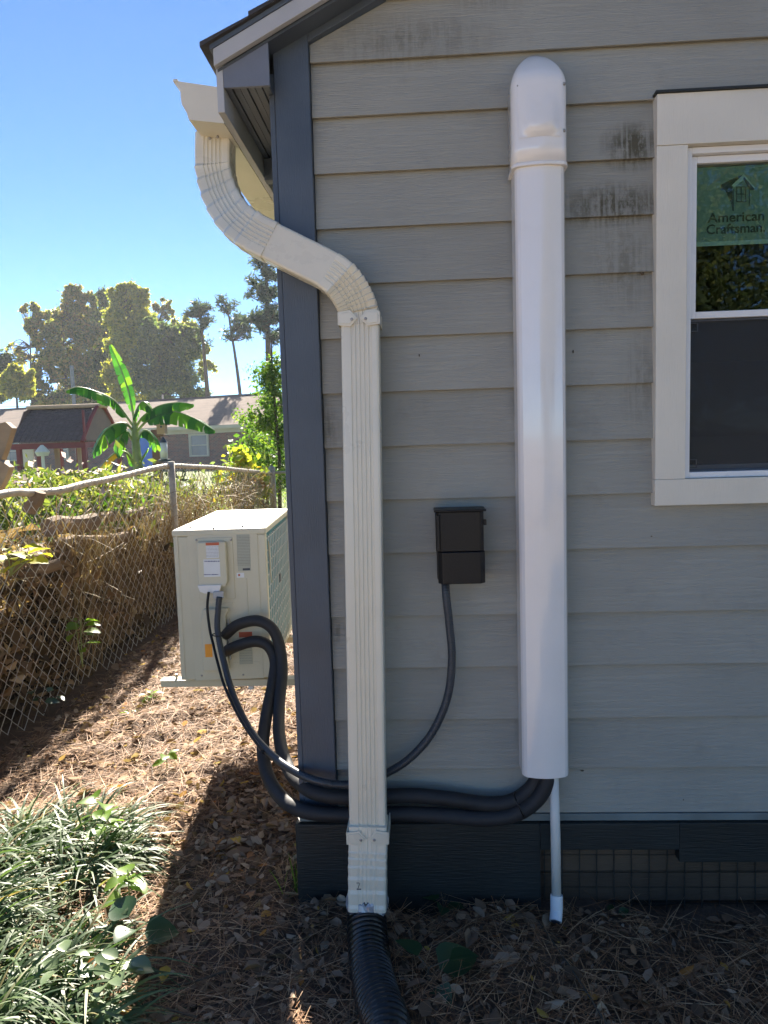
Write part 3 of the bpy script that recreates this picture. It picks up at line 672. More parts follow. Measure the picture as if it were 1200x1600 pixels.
q = cpth[8]; MB().box(q.x-.005, q.x+.022, q.y-.0625, q.y-.058, q.z-.006, q.z-.002).build('tape_tag', M['pipe_new'], dp)

# ------------------------------------------------------------------ line cover
lc = empty('line_cover', (.322, 2.0, -.93+CH), 'tall glossy white plastic cover over the refrigerant lines, with a domed cap', 'line cover')
zt, zb = .715+CH, -.935+CH; cx0, cx1 = .257, .384; yb, yf = FY+.004, 1.965
def cov(x0, x1, yb, yf, n=14):
    w = x1-x0; r = .012; out = [(x0, yb), (x0, yf+r*1.6), (x0+r*.35, yf+r*.7)]
    for k in range(n+1):
        t = k/n; out.append((x0+r+(w-2*r)*t, yf-.010*math.sin(math.pi*t)))
    return out+[(x1-r*.35, yf+r*.7), (x1, yf+r*1.6), (x1, yb)]
MB().prism(cov(cx0, cx1, yb, yf), zb, zt, 'z').build('cover_channel', M['pvc'], lc, bevel=.0015)
MB().box(cx0+.001, cx1-.001, FY-.006, FY+.003, zb+.01, zt).build('back_channel', M['pvc'], lc)
ex0, ex1 = .250, .389; ccx = (ex0+ex1)/2; hw_ = (ex1-ex0)/2; cz0 = .685+CH; cz1 = P(845, 130, Y=1.96).z
# cap: straight skirt, then a half-dome over the top (rounded in both directions)
vs = []; fs = []; m_ = 22
sec = cov(ex0, ex1, yb, yf-.006, m_); ns = len(sec)
levels = [(cz0, 1, 1)]
for k in range(4): levels.append((cz0+(cz1-cz0)*(k+1)/4, 1, 1))
for k in range(1, 12):
    a = k/12*math.pi/2; levels.append((cz1+hw_*math.sin(a)+.042*(1-(math.cos(a)**1.2*.95+.05)), math.cos(a), math.cos(a)**1.2*.95+.05))
ctop = cz1+hw_+.0385
for z, kx, ky in levels:
    for (x, y) in sec: vs.append((ccx+(x-ccx)*kx, yb+(y-yb)*ky, z))
for j in range(len(levels)-1):
    for k in range(ns-1): fs.append((j*ns+k, j*ns+k+1, (j+1)*ns+k+1, (j+1)*ns+k))
vs.append((ccx, FY-.006, ctop)); fs += [((len(levels)-1)*ns+k, (len(levels)-1)*ns+k+1, len(vs)-1) for k in range(ns-1)]
cap = MB().add(vs, fs).build('end_cap', M['pvc'], lc, smooth=True)
sol = cap.modifiers.new('thick', 'SOLIDIFY'); sol.thickness = .004; sol.offset = -1
# raised face panel with hooded pocket at its foot
pz0 = P(845, 213, Y=1.95).z; pz1 = P(845, 131, Y=1.95).z
fp = []
vs = []; fs = []; nx_, nz_ = 22, 26
for j in range(nz_+1):
    v = j/nz_; z = pz0+(pz1-pz0)*v
    for i in range(nx_+1):
        u = i/nx_; x = ccx+(u-.5)*.108
        env = min(1, min(u, 1-u)/.26); env = env*env*(3-2*env)
        top_ = min(1, (1-v)/.85); top_ = top_*top_*(3-2*top_)
        prot = .012*env*top_
        base = yf-.006-.010*math.sin(math.pi*(u*.8+.1))
        h = max(0, v-.12*abs(2*u-1)**3)/.27
        if h < 1: prot *= (1-abs(1-h)**2.2)                          # tucks back under: the hood's rounded underside
        vs.append((x, base-prot-.0005, z))
for j in range(nz_):
    for i in range(nx_): a = j*(nx_+1)+i; fs.append((a, a+1, a+nx_+2, a+nx_+1))
MB().add(vs, fs).build('face_panel', M['pvc'], lc, smooth=True)
MB().prism(cov(ex0-.002, ex1+.002, yb, yf-.0085), cz0-.003, cz0+.005, 'z').build('cap_rim', M['pvc'], lc, bevel=.001)
for (x, y) in ((809, 135), (881, 131), (811, 206), (881, 204)):
    p = P(x, y, Y=1.962); MB().dome((p.x, 1.962, p.z), .0048, h=.9).build('screw', M['steel'], lc)

# condensate pipe
cd = empty('condensate_pipe', (.34, 1.99, .05), 'thin white condensate pipe dropping out of the line cover', 'pipe')
a, b = P(864.5, 1195, Y=1.99), P(869.5, 1404, Y=1.975)
MB().tube([a, a.lerp(b, .5)+Vector((.0015, 0, 0)), b], .0135, 18).build('pipe_run', M['pipe'], cd, smooth=True)
c = P(869.5, 1398, Y=1.975); d = P(869.5, 1424, Y=1.965); e = P(868, 1440, Y=1.945)
MB().tube([c, c.lerp(d, .6), d, e], lambda i, t: .0172, 20).build('elbow_fitting', M['pipe_new'], cd)
MB().tube([e+(e-d)*-.02, e+(e-d).normalized()*.002], .0125, 16).build('pipe_mouth', M['ink'], cd)

# ------------------------------------------------------------------ disconnect box
bx = empty('disconnect_box', (.095, 2.0, -.39+CH), 'small black electrical disconnect box on the lap siding', 'electrical box')
a, b = P(679, 797, Y=1.965), P(760, 911, Y=1.965)
MB().box(a.x+.004, b.x-.004, 1.985, FY-.001, b.z+.008, a.z-.004).build('box_body', M['black'], bx, bevel=.003)
w_ = b.x-a.x
def bxp(x0, x1, yf, r): return [(x0, FY-.02), (x0, yf+r), (x0+r, yf), (x1-r, yf), (x1, yf+r), (x1, FY-.02)]
MB().prism(bxp(a.x+.006, b.x-.002, 1.958, .012), b.z, b.z+(a.z-b.z)*.43, 'z').build('lower_cover', M['black'], bx, bevel=.002)
MB().prism(bxp(a.x+.002, b.x-.004, 1.964, .010), b.z+(a.z-b.z)*.432, a.z-.006, 'z').build('upper_cover', M['black'], bx, bevel=.002)
MB().box(a.x-.002, b.x+.002, 1.954, FY-.005, a.z-.0055, a.z).build('hood', M['black'], bx, bevel=.0015)
MB().box(a.x+.004, a.x+.012, 1.954, 1.963, b.z+(a.z-b.z)*.45, a.z-.014).build('hinge_rib', M['black'], bx, bevel=.001)
MB().box(b.x-.004, b.x+.004, 1.975, 1.99, a.z-.045, a.z-.030).build('hasp', M['black'], bx, bevel=.001)

# ------------------------------------------------------------------ outdoor unit
AX, AY = -.958, 2.75; AW, AL, AZ0, AZ1 = .352, .80, -.905+CH, -.315+CH; AR = R(3.8)
def T(x, y, z):
    return (AX+(x-AX)*math.cos(AR)-(y-AY)*math.sin(AR), AY+(x-AX)*math.sin(AR)+(y-AY)*math.cos(AR), z)
def A(px, py): p = P(px, py, Y=AY); return p.x, p.z
def ab(name, m, mat, parent, **k): return m.xf(T).build(name, mat, parent, **k)
ac = empty('heat_pump_unit', (AX+.17, AY+.4, AZ0), 'ivory mini split outdoor unit with teal coil standing off the left wall on a bracket', 'heat pump')
ax1 = AX+AW; ay1 = AY+AL
ab('cabinet', MB().box(AX, ax1-.035, AY, ay1, AZ0, AZ1-.026).box(ax1-.0345, ax1, AY, AY+.04, AZ0, AZ1-.026).box(ax1-.0345, ax1, ay1-.03, ay1, AZ0, AZ1-.026).box(ax1-.0344, ax1, AY+.0405, ay1-.0305, AZ0, AZ0+.03), M['cabinet'], ac, bevel=.004)
ab('lid', MB().box(AX-.004, ax1+.004, AY-.004, ay1+.004, AZ1-.0255, AZ1), M['cabinet'], ac, bevel=.006)
for k in range(2): ab('lid_rib', MB().box(AX+.06+.13*k, AX+.15+.13*k, AY+.012, ay1-.02, AZ1-.0002, AZ1+.003), M['cabinet'], ac, bevel=.0028)
ab('coil', MB().box(ax1-.034, ax1-.018, AY+.0405, ay1-.0305, AZ0+.031, AZ1-.027), M['fin'], ac)
fn = MB()
for k in range(150):
    y = AY+.045+k*(AL-.08)/150; fn.box(ax1-.0178, ax1-.012, y, y+.0012, AZ0+.032, AZ1-.028)
ab('coil_fins', fn, M['fin'], ac)
gr = MB()
for k in range(11):
    z = AZ0+.06+k*.048; gr.tube([(ax1-.003, AY+.03, z), (ax1-.003, ay1-.02, z)], .0026, 5)
for k in range(15):
    y = AY+.07+k*.05; gr.tube([(ax1+.0005, y, AZ0+.02), (ax1+.0005, y, AZ1-.04)], .0026, 5)
ab('wire_grille', gr, M['vinyl'], ac)
ab('grille_clip', MB().box(ax1+.001, ax1+.004, AY+.34, AY+.375, AZ0+.31, AZ0+.345), M['ink'], ac)
ab('coil_cable', MB().tube(spline([(ax1+.004, AY+.05, AZ1-.06), (ax1+.006, AY+.06, AZ1-.12), (ax1+.004, AY+.07, AZ1-.18), (ax1+.006, AY+.085, AZ1-.23)], 6), .003, 6), M['cabinet'], ac, smooth=True)
# seams and panels on the end facing the camera
def face(name, px0, py0, px1, py1, d0, d1, mat, parent=ac, bevel=.003):
    x0, z1 = A(px0, py0); x1, z0 = A(px1, py1); return ab(name, MB().box(x0, x1, AY-d1, AY-d0, z0, z1), mat, parent, bevel=bevel)
face('corner_panel', 274, 832, 290.5, 1062, .0005, .003, M['cabinet'], bevel=.001)
face('service_panel', 292, 832, 411, 1062, .0005, .003, M['cabinet'], bevel=.001)
face('recess_frame', 306, 841, 367, 936, .003, .007, M['cabinet'])
x0, z1 = A(309, 846); x1, z0 = A(357, 915)
sv = ab('terminal_cover', MB().prism([(x0, z0), (x1-.008, z0), (x1, z0+.02), (x1, z1-.006), (x1-.006, z1), (x0+.006, z1), (x0, z1-.006)], AY-.034, AY-.007), M['cabinet'], ac, bevel=.007)
x0, z1 = A(312, 912); x1, z0 = A(349, 924)
ab('conduit_plate', MB().prism([(x0, z1), (x0+.008, z0+.008), (x0+.026, z0), (x1-.026, z0), (x1-.008, z0+.008), (x1, z1)], AY-.046, AY-.034), M['vinyl'], ac, bevel=.002)
x0, z1 = A(335, 916); x1, z0 = A(354, 933)
ab('conduit_connector', MB().box(x0+.003, x1-.002, AY-.060, AY-.0465, z0+.004, z1-.012).tube([((x0+x1)/2, AY-.05, z0+.004), ((x0+x1)/2-.002, AY-.05, z0-.006)], .0125, 14), M['rake'], ac, bevel=.003)
x0, z1 = A(314, 950); x1, z0 = A(358, 1046)
ab('pipe_cover', MB().prism([(x0, z0), (x1, z0), (x1, z1-.03), (x1+.010, z1-.012), (x1+.010, z1), (x0+.012, z1), (x0, z1-.04)], AY-.030, AY-.003), M['cabinet'], ac, bevel=.005)
face('ridge', 322, 943, 363, 946, .003, .0055, M['cabinet'], bevel=.002)
face('ridge', 383, 905, 388, 975, .003, .0055, M['cabinet'], bevel=.002)
face('pipe_mouth', 357, 967, 361, 1030, .003, .030, M['rake'], bevel=.001)
face('lower_ridge', 363, 1036, 405, 1040, .003, .005, M['cabinet'], bevel=.002)
# labels
wl = face('warning_label', 323.5, 846.5, 344, 870, .0345, .0352, M['paper'], bevel=0)
face('label_header', 323.5, 846.5, 344, 850.5, .0353, .0358, M['red'], wl, 0)
x0, z0 = A(326, 850); 
st_ = face('service_sticker', 320, 872.5, 346.5, 899, .0345, .0354, M['paper'], bevel=0)
def lines(px0, px1, pys, mat, parent, d, h=.5, brk=.15):
    m = MB()
    for py in pys:
        x = px0
        while x < px1:
            w = random.uniform(1.2, 4); xe = min(px1, x+w); a0, zz = A(x, py); a1, _ = A(xe, py); m.box(a0, a1, AY-d-.0004, AY-d, zz, zz+h*.0024); x = xe+random.uniform(.4, .9)
    return ab('print_lines', m, mat, parent)
lines(324.5, 343, [853, 855.2, 857.4, 859.6, 861.8, 864, 866.2, 868.4], M['ink'], wl, .0353, .35)
lines(322, 345, [876], M['ink_blue'], st_, .0355, 1.4); lines(321, 343, [896.5], M['ink_blue'], st_, .0355, 1.2)
rl = face('rating_label', 368, 836, 391, 893, .0031, .0036, M['grey_label'], bevel=0)
lines(369, 390, [838.5+2.4*k for k in range(20)], M['ink'], rl, .0037, .35)
face('barcode', 378, 889, 389.5, 892, .0038, .0042, M['ink'], rl, 0)
il = face('small_icon_label', 368.5, 896, 380.5, 903.5, .0031, .0036, M['paper'], bevel=0); face('icon_mark', 371, 898, 374, 901, .0037, .004, M['red'], il, 0)
face('orange_label', 322, 1004, 334, 1024, .0305, .0312, M['orange'], bevel=0)
ol = face('red_label', 372, 989, 393, 997, .0031, .0037, M['red'], bevel=0)
pl_ = face('lower_label', 372, 1010, 394, 1039, .0055, .0060, M['grey_label'], bevel=0); lines(374, 393, [1014, 1018, 1022, 1026, 1030, 1034], M['sill'], pl_, .0061, .5)
for (x, y, dd) in ((297, 824, .005), (378, 823, .005), (307, 844, .008), (360, 844, .008), (379, 1056, .004), (315, 1056, .004), (333, 826, .005)):
    xx, zz = A(x, y); m = MB().dome((xx, AY-dd, zz), .0045, h=.6); ab('screw', m, M['steel'], ac)
# bracket on the side wall
br = empty('wall_bracket', (-.6, 3.1, .4), 'beige steel wall bracket carrying the outdoor unit', 'bracket')
for yy in (2.80, 3.42):
    zt_ = AZ0-.014; m = MB().box(-1.06, -.3765, yy, yy+.035, zt_-.030, zt_-.004)
    ar = m.build('bracket_arm', M['cabinet'], br, bevel=.003)
    MB().box(-1.06, -.3765, yy-.006, yy+.041, zt_-.0035, zt_-.0005).build('arm_flange', M['cabinet'], ar)
    MB().prism([(-.3765, zt_-.031), (-.43, zt_-.031), (-.3765, zt_-.10)], yy+.008, yy+.026).build('brace', M['cabinet'], ar)
    MB().tube([(-1.0, yy+.017, zt_-.034), (-1.0, yy+.017, AZ0+.004)], .006, 8).build('bolt', M['steel'], ar)
    MB().tube([(-.70, yy+.017, zt_-.045), (-.70, yy+.017, AZ0)], .012, 8).build('rubber_mount', M['vinyl'], ar)
MB().box(-.384, -.3765, 2.72, 3.55, AZ0-.36, AZ0-.30).build('wall_rail', M['cabinet'], br, bevel=.002)

# ------------------------------------------------------------------ lines and conduit
h1 = spline([P(352, 992, Y=2.74), P(372, 976, Y=2.70), P(402, 970, Y=2.68), P(425, 982, Y=2.67), P(437, 1010, Y=2.66), P(441, 1050, Y=2.62), P(436, 1105, Y=2.50), P(437, 1155, Y=2.36), P(450, 1200, Y=2.2), P(474, 1228, Y=2.06), P(505, 1242, Y=2.005), P(560, 1246, Y=2.005), P(640, 1243, Y=2.01), P(700, 1248, Y=2.01), P(760, 1256, Y=2.01), P(800, 1252, Y=2.008), P(832, 1229, Y=2.01), P(843, 1200, Y=2.01)], 10)
tag(MB().tube(h1, .021, 14).build('insulated_line', M['foam'], smooth=True), 'black foam insulated line, the upper of two looping from the outdoor unit along the wall', 'insulated hose', 'insulated refrigerant lines')
h2 = spline([P(352, 1018, Y=2.74), P(374, 1008, Y=2.70), P(400, 1002, Y=2.69), P(420, 1010, Y=2.68), P(430, 1035, Y=2.66), P(425, 1075, Y=2.58), P(416, 1120, Y=2.47), P(411, 1165, Y=2.36), P(416, 1205, Y=2.26), P(434, 1240, Y=2.14), P(462, 1262, Y=2.03), P(500, 1271, Y=2.0), P(560, 1273, Y=1.998), P(640, 1272, Y=1.998), P(700, 1275, Y=1.998), P(760, 1279, Y=1.995), P(805, 1272, Y=1.99), P(838, 1250, Y=1.99), P(855, 1222, Y=1.99), P(858, 1198, Y=2.0)], 10)
tag(MB().tube(h2, .0215, 14).build('insulated_line', M['foam'], smooth=True), 'black foam insulated line, the lower of two, dipping lowest under the corner board', 'insulated hose', 'insulated refrigerant lines')
cpts = [P(696, 905, Y=2.02), P(697, 930, Y=2.0), P(702, 975, Y=2.0), P(706, 1030, Y=2.0), P(699, 1090, Y=2.0), P(675, 1145, Y=2.0), P(640, 1185, Y=2.0), P(600, 1210, Y=2.0), P(565, 1222, Y=1.995), P(530, 1226, Y=1.985), P(495, 1220, Y=1.98), P(462, 1206, Y=2.02), P(425, 1180, Y=2.16), P(392, 1142, Y=2.34), P(366, 1090, Y=2.5), P(350, 1035, Y=2.62), P(340, 985, Y=2.68), P(341, 950, Y=2.70), P(343, 932, Y=2.70)]
cpt = even(spline(cpts, 20), .0022)
tag(MB().tube(cpt, lambda i, t: .0118 if i % 3 else .0102, 12).build('electrical_conduit', M['conduit'], smooth=True), 'slate grey flexible conduit curving from the black box down to the outdoor unit', 'conduit')
wc = spline([P(326, 925, Y=2.70), P(324, 950, Y=2.695), P(328, 985, Y=2.68), P(334, 1010, Y=2.655), P(340, 1035, Y=2.62), P(352, 1075, Y=2.52), P(378, 1128, Y=2.36), P(412, 1176, Y=2.18)], 10)
tag(MB().tube(wc, .0052, 8).build('signal_cable', M['black'], smooth=True), 'thin black cable tied beside the grey conduit at the outdoor unit', 'cable')
def tie(c, axis, r, name, label, tail=None):
    c = Vector(c); a = Vector(axis).normalized(); u = a.orthogonal().normalized(); w = a.cross(u)
    ring = [c+u*math.cos(k/20*2*math.pi)*r[0]+w*math.sin(k/20*2*math.pi)*r[1] for k in range(21)]
    m = MB().tube(ring, .0022, 6, cap=False)
    if tail: m.tube([c+Vector(tail[0]), c+Vector(tail[1])], .0014, 5)
    return tag(m.build(name, M['black']), label, 'cable tie', 'black cable ties')
tie(P(339, 992, Y=2.675), (.1, 0, 1), (.018, .018), 'cable_tie', 'cable tie binding thin cable to grey conduit on the outdoor unit', ((.015, -.01, 0), (.028, -.02, .004)))
tie(P(812, 1258, Y=1.998), (1, 0, .45), (.036, .045), 'cable_tie', 'cable tie round both insulated lines, just left of the white pipe')
tag(MB().box(*sorted((P(528, 1250, Y=2.03).x, P(541, 1250, Y=2.03).x)), 2.026, 2.0355, P(528, 1262, Y=2.03).z, P(528, 1251, Y=2.03).z).build('pipe_clamp', M['galv'], bevel=.001), 'small metal clamp plate on the corner between the two black lines', 'clamp')

# ------------------------------------------------------------------ chain link fence
def rail_at(px, py): return P(px, py, X=-2.03)
rp = [Vector((-2.02, 1.2, 1.08)), Vector((-2.03, 2.4, 1.12))]+[rail_at(x, y) for x, y in ((0, 773), (45, 770), (90, 767), (130, 757), (165, 750), (200, 742), (235, 733), (265, 728), (300, 729), (340, 731), (380, 735), (425, 739))]
fe = empty('chain_link_fence', (-2.03, 5, 0), 'old chain link fence with bent galvanised top rail left of the pine straw path', 'fence')
rs = spline(rp, 6); 
MB().tube(rs, .020, 12).build('top_rail', M['galv'], fe, smooth=True)
def railz(y):
    for a, b in zip(rs, rs[1:]):
        if a.y <= y <= b.y: t = (y-a.y)/max(1e-6, b.y-a.y); return a.z+(b.z-a.z)*t, a.x+(b.x-a.x)*t
    return rs[-1].z, rs[-1].x
ymax = rs[-1].y; xc = rs[-1].x
py_ = P(262, 728, X=-2.03).y
MB().tube([(-2.0, py_, 0), (-2.0, py_, 1.27)], .026, 12).build('post', M['galv'], fe, smooth=True)
MB().tube([(-2.0, 1.6, 0), (-2.0, 1.6, 1.12)], .026, 12).build('post', M['galv'], fe, smooth=True)
MB().tube([(xc, ymax, 0), (xc, ymax, 1.06)], .045, 14).dome((xc, ymax, 1.06), .048, (0, 0, 1), .7).build('post', M['galv'], fe, smooth=True)
MB().tube([(xc, ymax, 1.0), (1.5, ymax+.1, 1.0)], .020, 10).build('top_rail', M['galv'], fe, smooth=True)
def mesh_run(fn, length, dw=.048, dh=.046, r=.0023):
    """zigzag wires hooked into one another"""
    V = []; F = []
    nw = int(length/dw)
    for k in range(nw):
        s0 = k*dw; p0 = fn(s0)[2]; nseg = int(p0/dh); prev = None
        off = k % 2
        for j in range(nseg+1):
            s = s0+(dw if (j+off) % 2 else 0)+random.uniform(-.002, .002)
            x, y, ztop = fn(s); z = max(.0, ztop+.012-j*dh)+random.uniform(-.0015, .0015)
            dx = .002*(1 if (j+k) % 2 else -1)
            x += .02*math.sin(s*2.1)+.035*math.sin(z*2.4+s*.9)*(1-z/1.2)
            ring = len(V)//1
            tx, ty = fn.normal if hasattr(fn, 'normal') else (1, 0)
            for q in range(3):
                a = q*2.0944; V.append((x+dx*tx+math.cos(a)*r*tx+math.sin(a)*r*ty, y+dx*ty+math.cos(a)*r*ty+math.sin(a)*r*tx, z))
            if prev is not None:
                for q in range(3): F.append((prev+q, prev+(q+1) % 3, ring+(q+1) % 3, ring+q))
            prev = ring
    return np.array(V), np.array(F)
def f1(s):
    y = 1.3+s; z, x = railz(min(y, ymax)); return x+.028, y, z+.02
V, F = mesh_run(f1, ymax-1.35)
tag(raw('chain_mesh', V, F, M['wire'], fe), kind='stuff')
def f2(s): return (xc+.05+s, ymax+.02, 1.01)
class _F:
    normal = (0, 1)
    def __call__(s, q): return f2(q)
V, F = mesh_run(_F(), 2.4)
tag(raw('chain_mesh', V, F, M['wire'], fe), kind='stuff')
for k in range(7): 
    y = 1.6+k*.55; z, x = railz(y); bw_ = MB(); bw_.tube([(x+.026, y, z-.03), (x+.03, y+.01, z+.02), (x, y+.015, z+.028), (x-.022, y+.01, z)], .0016, 4); bw_.build('tie_wire', M['wire'], fe)

# ------------------------------------------------------------------ ground litter
def scatter(n, y0, y1, xl=-1.98, power=1.0):
    y = y0+(y1-y0)*rng.uniform(0, 1, n)**power; x = rng.uniform(xl, 1.5, n)
    ok = ~((y > FY-.03) & (x > -.41)) & (x > xl)
    return x[ok], y[ok]
def lay(x, y, lift=.004): return np.stack([x, y, gh(x, y)+lift+rng.uniform(0, .012, len(x))], 1)
acc = []
x, y = scatter(19000, .7, 9.6, power=1.5); n = len(x)
acc.append(leaf_oval(lay(x, y, .006), .027, .55, flat=.75, svar=.4, fold=.6))
x, y = scatter(2600, .8, 5.5, power=1.2)
acc.append(leaf_oval(lay(x, y, .012), .044, .55, flat=.7, svar=.3, fold=.8))
# drift of bigger leaves against the corner
n = 900; x = rng.normal(-.62, .15, n); y = rng.normal(2.55, .3, n); ok = (x < -.41)
acc.append(leaf_oval(lay(x[ok], y[ok], .014), .038, .5, flat=.6, svar=.3, fold=.7))
V, F = merge(acc); tag(raw('fallen_leaves', V, F, M['lf_litter']), 'brown fallen leaves scattered over the bare yard', 'leaf litter', kind='stuff')
x, y = scatter(100000, .7, 9.0, power=1.6); n = len(x)
ang = rng.uniform(0, 2*math.pi, n); el = rng.normal(.06, .12, n)
D = np.stack([np.cos(ang), np.sin(ang), el], 1)
V, F = strips(lay(x, y, .010), D, rng.uniform(.05, .17, n), rng.uniform(.0011, .0022, n), rng.uniform(-.1, .25, n), 3)
tag(raw('pine_straw', V, F, M['needle']), 'reddish brown pine needles covering the ground', 'pine straw', kind='stuff')
x, y = scatter(30000, .7, 8.0, power=1.6)
V, F = leaf_cards(lay(x, y, .003), .017, .45, flat=.5, svar=.5, fold=.3); tag(raw('mulch_chips', V, F, M['chip']), 'fine dark mulch and bark chips between the leaves', 'mulch', kind='stuff')
tw = MB()
for k in range(46):
    x0 = random.uniform(-1.8, 1.1); y0 = random.uniform(.9, 5)
    if x0 > -.45 and y0 > 1.9: continue
    a = random.uniform(0, 6.28); l = random.uniform(.12, .4); p = [Vector((x0+math.cos(a)*l*t+random.uniform(-.01, .01), y0+math.sin(a)*l*t, float(gh(x0, y0))+.018+random.uniform(0, .02))) for t in (0, .35, .7, 1)]
    tw.tube(spline(p, 3), lambda i, t: .0030*(1-.6*t), 5)
tag(tw.build('twigs', M['bark'], smooth=True), 'thin dry twigs lying on the pine straw', 'twigs', kind='stuff')

# ------------------------------------------------------------------ liriope bed
acc = []
for k in range(78):
    px, py = random.choice([(random.uniform(-90, 150), random.uniform(1285, 1670))]*3+[(random.uniform(20, 190), random.uniform(1275, 1370))])
    if px > 235-(py-1230)*.02: continue
    c = P(px, py, Z=.03); n = random.randint(26, 46)
    if c.y < .9: continue
    a = rng.normal(math.atan2(.25, 1), 1.0, n) if random.random() < .75 else rng.uniform(0, 6.28, n)
    D = np.stack([np.cos(a)*.8, np.sin(a)*.8, rng.uniform(.25, 1.1, n)], 1)
    P0 = np.array([c.x, c.y, 0.])+rng.normal(size=(n, 3))*np.array([.035, .035, 0]); P0[:, 2] = gh(P0[:, 0], P0[:, 1])
    acc.append(strips(P0, D, rng.uniform(.16, .38, n), rng.uniform(.006, .0115, n), rng.uniform(.35, .95, n), 7))
V, F = merge(acc); tag(raw('liriope_grass', V, F, M['blade'], smooth=True), 'arching grey green monkey grass in the lower left corner', 'ornamental grass', kind='stuff')

# ------------------------------------------------------------------ small plants with leaves of their own
def leaf_mesh(shape='oval', n=7):
    V = []; F = []
    for i in range(n+1):
        t = i/n
        w = {'oval': .34*math.sin(math.pi*t**.85)**.8, 'heart': .46*math.sin(math.pi*min(1, t**.62))**.75, 'lobed': .42*(math.sin(math.pi*t**.8)**.7)*(1+.22*math.sin(t*16)), 'long': .16*math.sin(math.pi*t**.8)**.8}[shape]
        z = -.28*t*t; V += [(-w, t, z+w*.28), (0, t, z), (w, t, z+w*.28)]
    for i in range(n): a = 3*i; F += [(a, a+1, a+4, a+3), (a+1, a+2, a+5, a+4)]
    me = bpy.data.meshes.new('leaf'); me.from_pydata(V, [], F); me.update(); me.polygons.foreach_set('use_smooth', [True]*len(me.polygons)); return me
LM = {}
def place_leaf(parent, pos, direc, size, mat, shape='oval', roll=0., name='leaf'):
    key = (shape, mat.name)
    if key not in LM: LM[key] = leaf_mesh(shape); LM[key].materials.append(mat)
    o = bpy.data.objects.new(name, LM[key]); S.collection.objects.link(o); o.parent = parent
    d = Vector(direc).normalized(); q = d.to_track_quat('Y', 'Z'); o.rotation_mode = 'QUATERNION'
    o.rotation_quaternion = q @ Matrix.Rotation(roll, 3, 'Y').to_quaternion(); o.scale = (size,)*3
    o.location = Vector(pos)-worg(parent); return o
def plant(name, base, h, n, size, mat, label, cat, shape='oval', spread=.06, lean=(0, 0), group=None, stems=1):
    base = Vector(base); e = empty(name, base, label, cat, group)
    m = MB(); k = 0
    for s in range(stems):
        ang = random.uniform(0, 6.28); tip = base+Vector((lean[0]+math.cos(ang)*spread*.7*(stems > 1), lean[1]+math.sin(ang)*spread*.7*(stems > 1), h*random.uniform(.75, 1)))
        midp = base.lerp(tip, .5)+Vector((random.uniform(-.01, .01), random.uniform(-.01, .01), h*.06)); path = spline([base, midp, tip], 5)
        m.tube(path, lambda i, t: .0028*(1-.6*t)*(size/.05)**.5, 5)
        for j in range(n//stems):
            t = random.uniform(.35, 1); p = path[min(len(path)-1, int(t*(len(path)-1)))]; a = j*2.4+random.uniform(-.5, .5)
            d = Vector((math.cos(a), math.sin(a), random.uniform(-.1, .5))); q = p+d*size*random.uniform(.15, .5); m.tube([p, q], .0011*(size/.05)**.5, 4, cap=False)
            place_leaf(e, q, d, size*random.uniform(.7, 1.2), mat, shape, random.uniform(-.5, .5))
    m.build('stem', M['rib'] if mat.name[:4] not in ('dark',) else M['bark'], e, smooth=True); return e
gz = lambda p: Vector((p.x, p.y, float(gh(p.x, p.y))))
g_ = 'green weeds sprouting along the pine straw path'
plant('weed', gz(P(235, 1100, Z=0)), .05, 9, .05, M['sprig'], 'small bright green weed sprout below the outdoor unit', 'weed', group=g_)
plant('weed', gz(P(262, 1215, Z=0)), .09, 5, .055, M['sprig'], 'tiny yellow green seedling just above the shadow edge', 'weed', group=g_)
plant('weed', gz(P(205, 1118, Z=0)), .03, 5, .035, M['sprig'], 'tiny sprout left of the bright green weed', 'weed', group=g_)
plant('seedling', gz(P(168, 1345, Z=0)), .22, 12, 0.054, M['sprig'], 'bright green seedling rising out of the monkey grass', 'seedling', 'heart', .05)
plant('seedling', gz(P(205, 1440, Z=0)), .16, 9, 0.056, M['sprig'], 'bright leafy seedling at the right edge of the monkey grass', 'seedling', 'heart', .07)
plant('seedling', gz(P(160, 1595, Z=0)), .17, 12, 0.061, M['broad'], 'broad grey green leafed plant at the bottom left of the picture', 'seedling', 'oval', .1, stems=2)
plant('seedling', gz(P(215, 1500, Z=0)), .08, 3, .085, M['sprig_dark'], 'dark round leafed seedling on the edge of the big shadow', 'seedling', 'heart', .03)
plant('seedling', gz(P(110, 1570, Z=0)), .12, 7, 0.053, M['broad'], 'pale leaved seedling amid the monkey grass near the bottom edge', 'seedling', 'oval', .07)
plant('ivy_plant', gz(P(675, 1560, Z=0)), .05, 4, .10, M['sprig_dark'], 'large dark green leaf plant right of the corrugated pipe', 'ivy', 'heart', .03)
plant('ivy_plant', gz(P(690, 1432, Z=0)), .08, 6, .045, M['sprig_dark'], 'small dark vine seedling against the black skirt board', 'ivy', 'heart', .04)
plant('weed', gz(P(960, 1435, Z=0)), .02, 3, .03, M['sprig_dark'], 'little weed in deep shade right of the condensate pipe', 'weed')
p = P(140, 985, Y=4.0); plant('fence_weed', (-1.96, 4.0, .15), .35, 12, .085, M['sprig'], 'glossy green weed poking through the chain link by the brush pile', 'weed', 'oval', .1, stems=3)
plant('fence_weed', (-1.92, 3.5, .05), .2, 6, .06, M['sprig_dark'], 'dark leaved weed low on the fence at the left edge', 'weed', 'oval', .08, stems=2)
plant('fence_weed', (-2.02, 3.45, .78), .14, 16, .085, M['lf_vine'], 'vine with big yellowing leaves on top of the brush pile', 'vine', 'lobed', .2, stems=4)
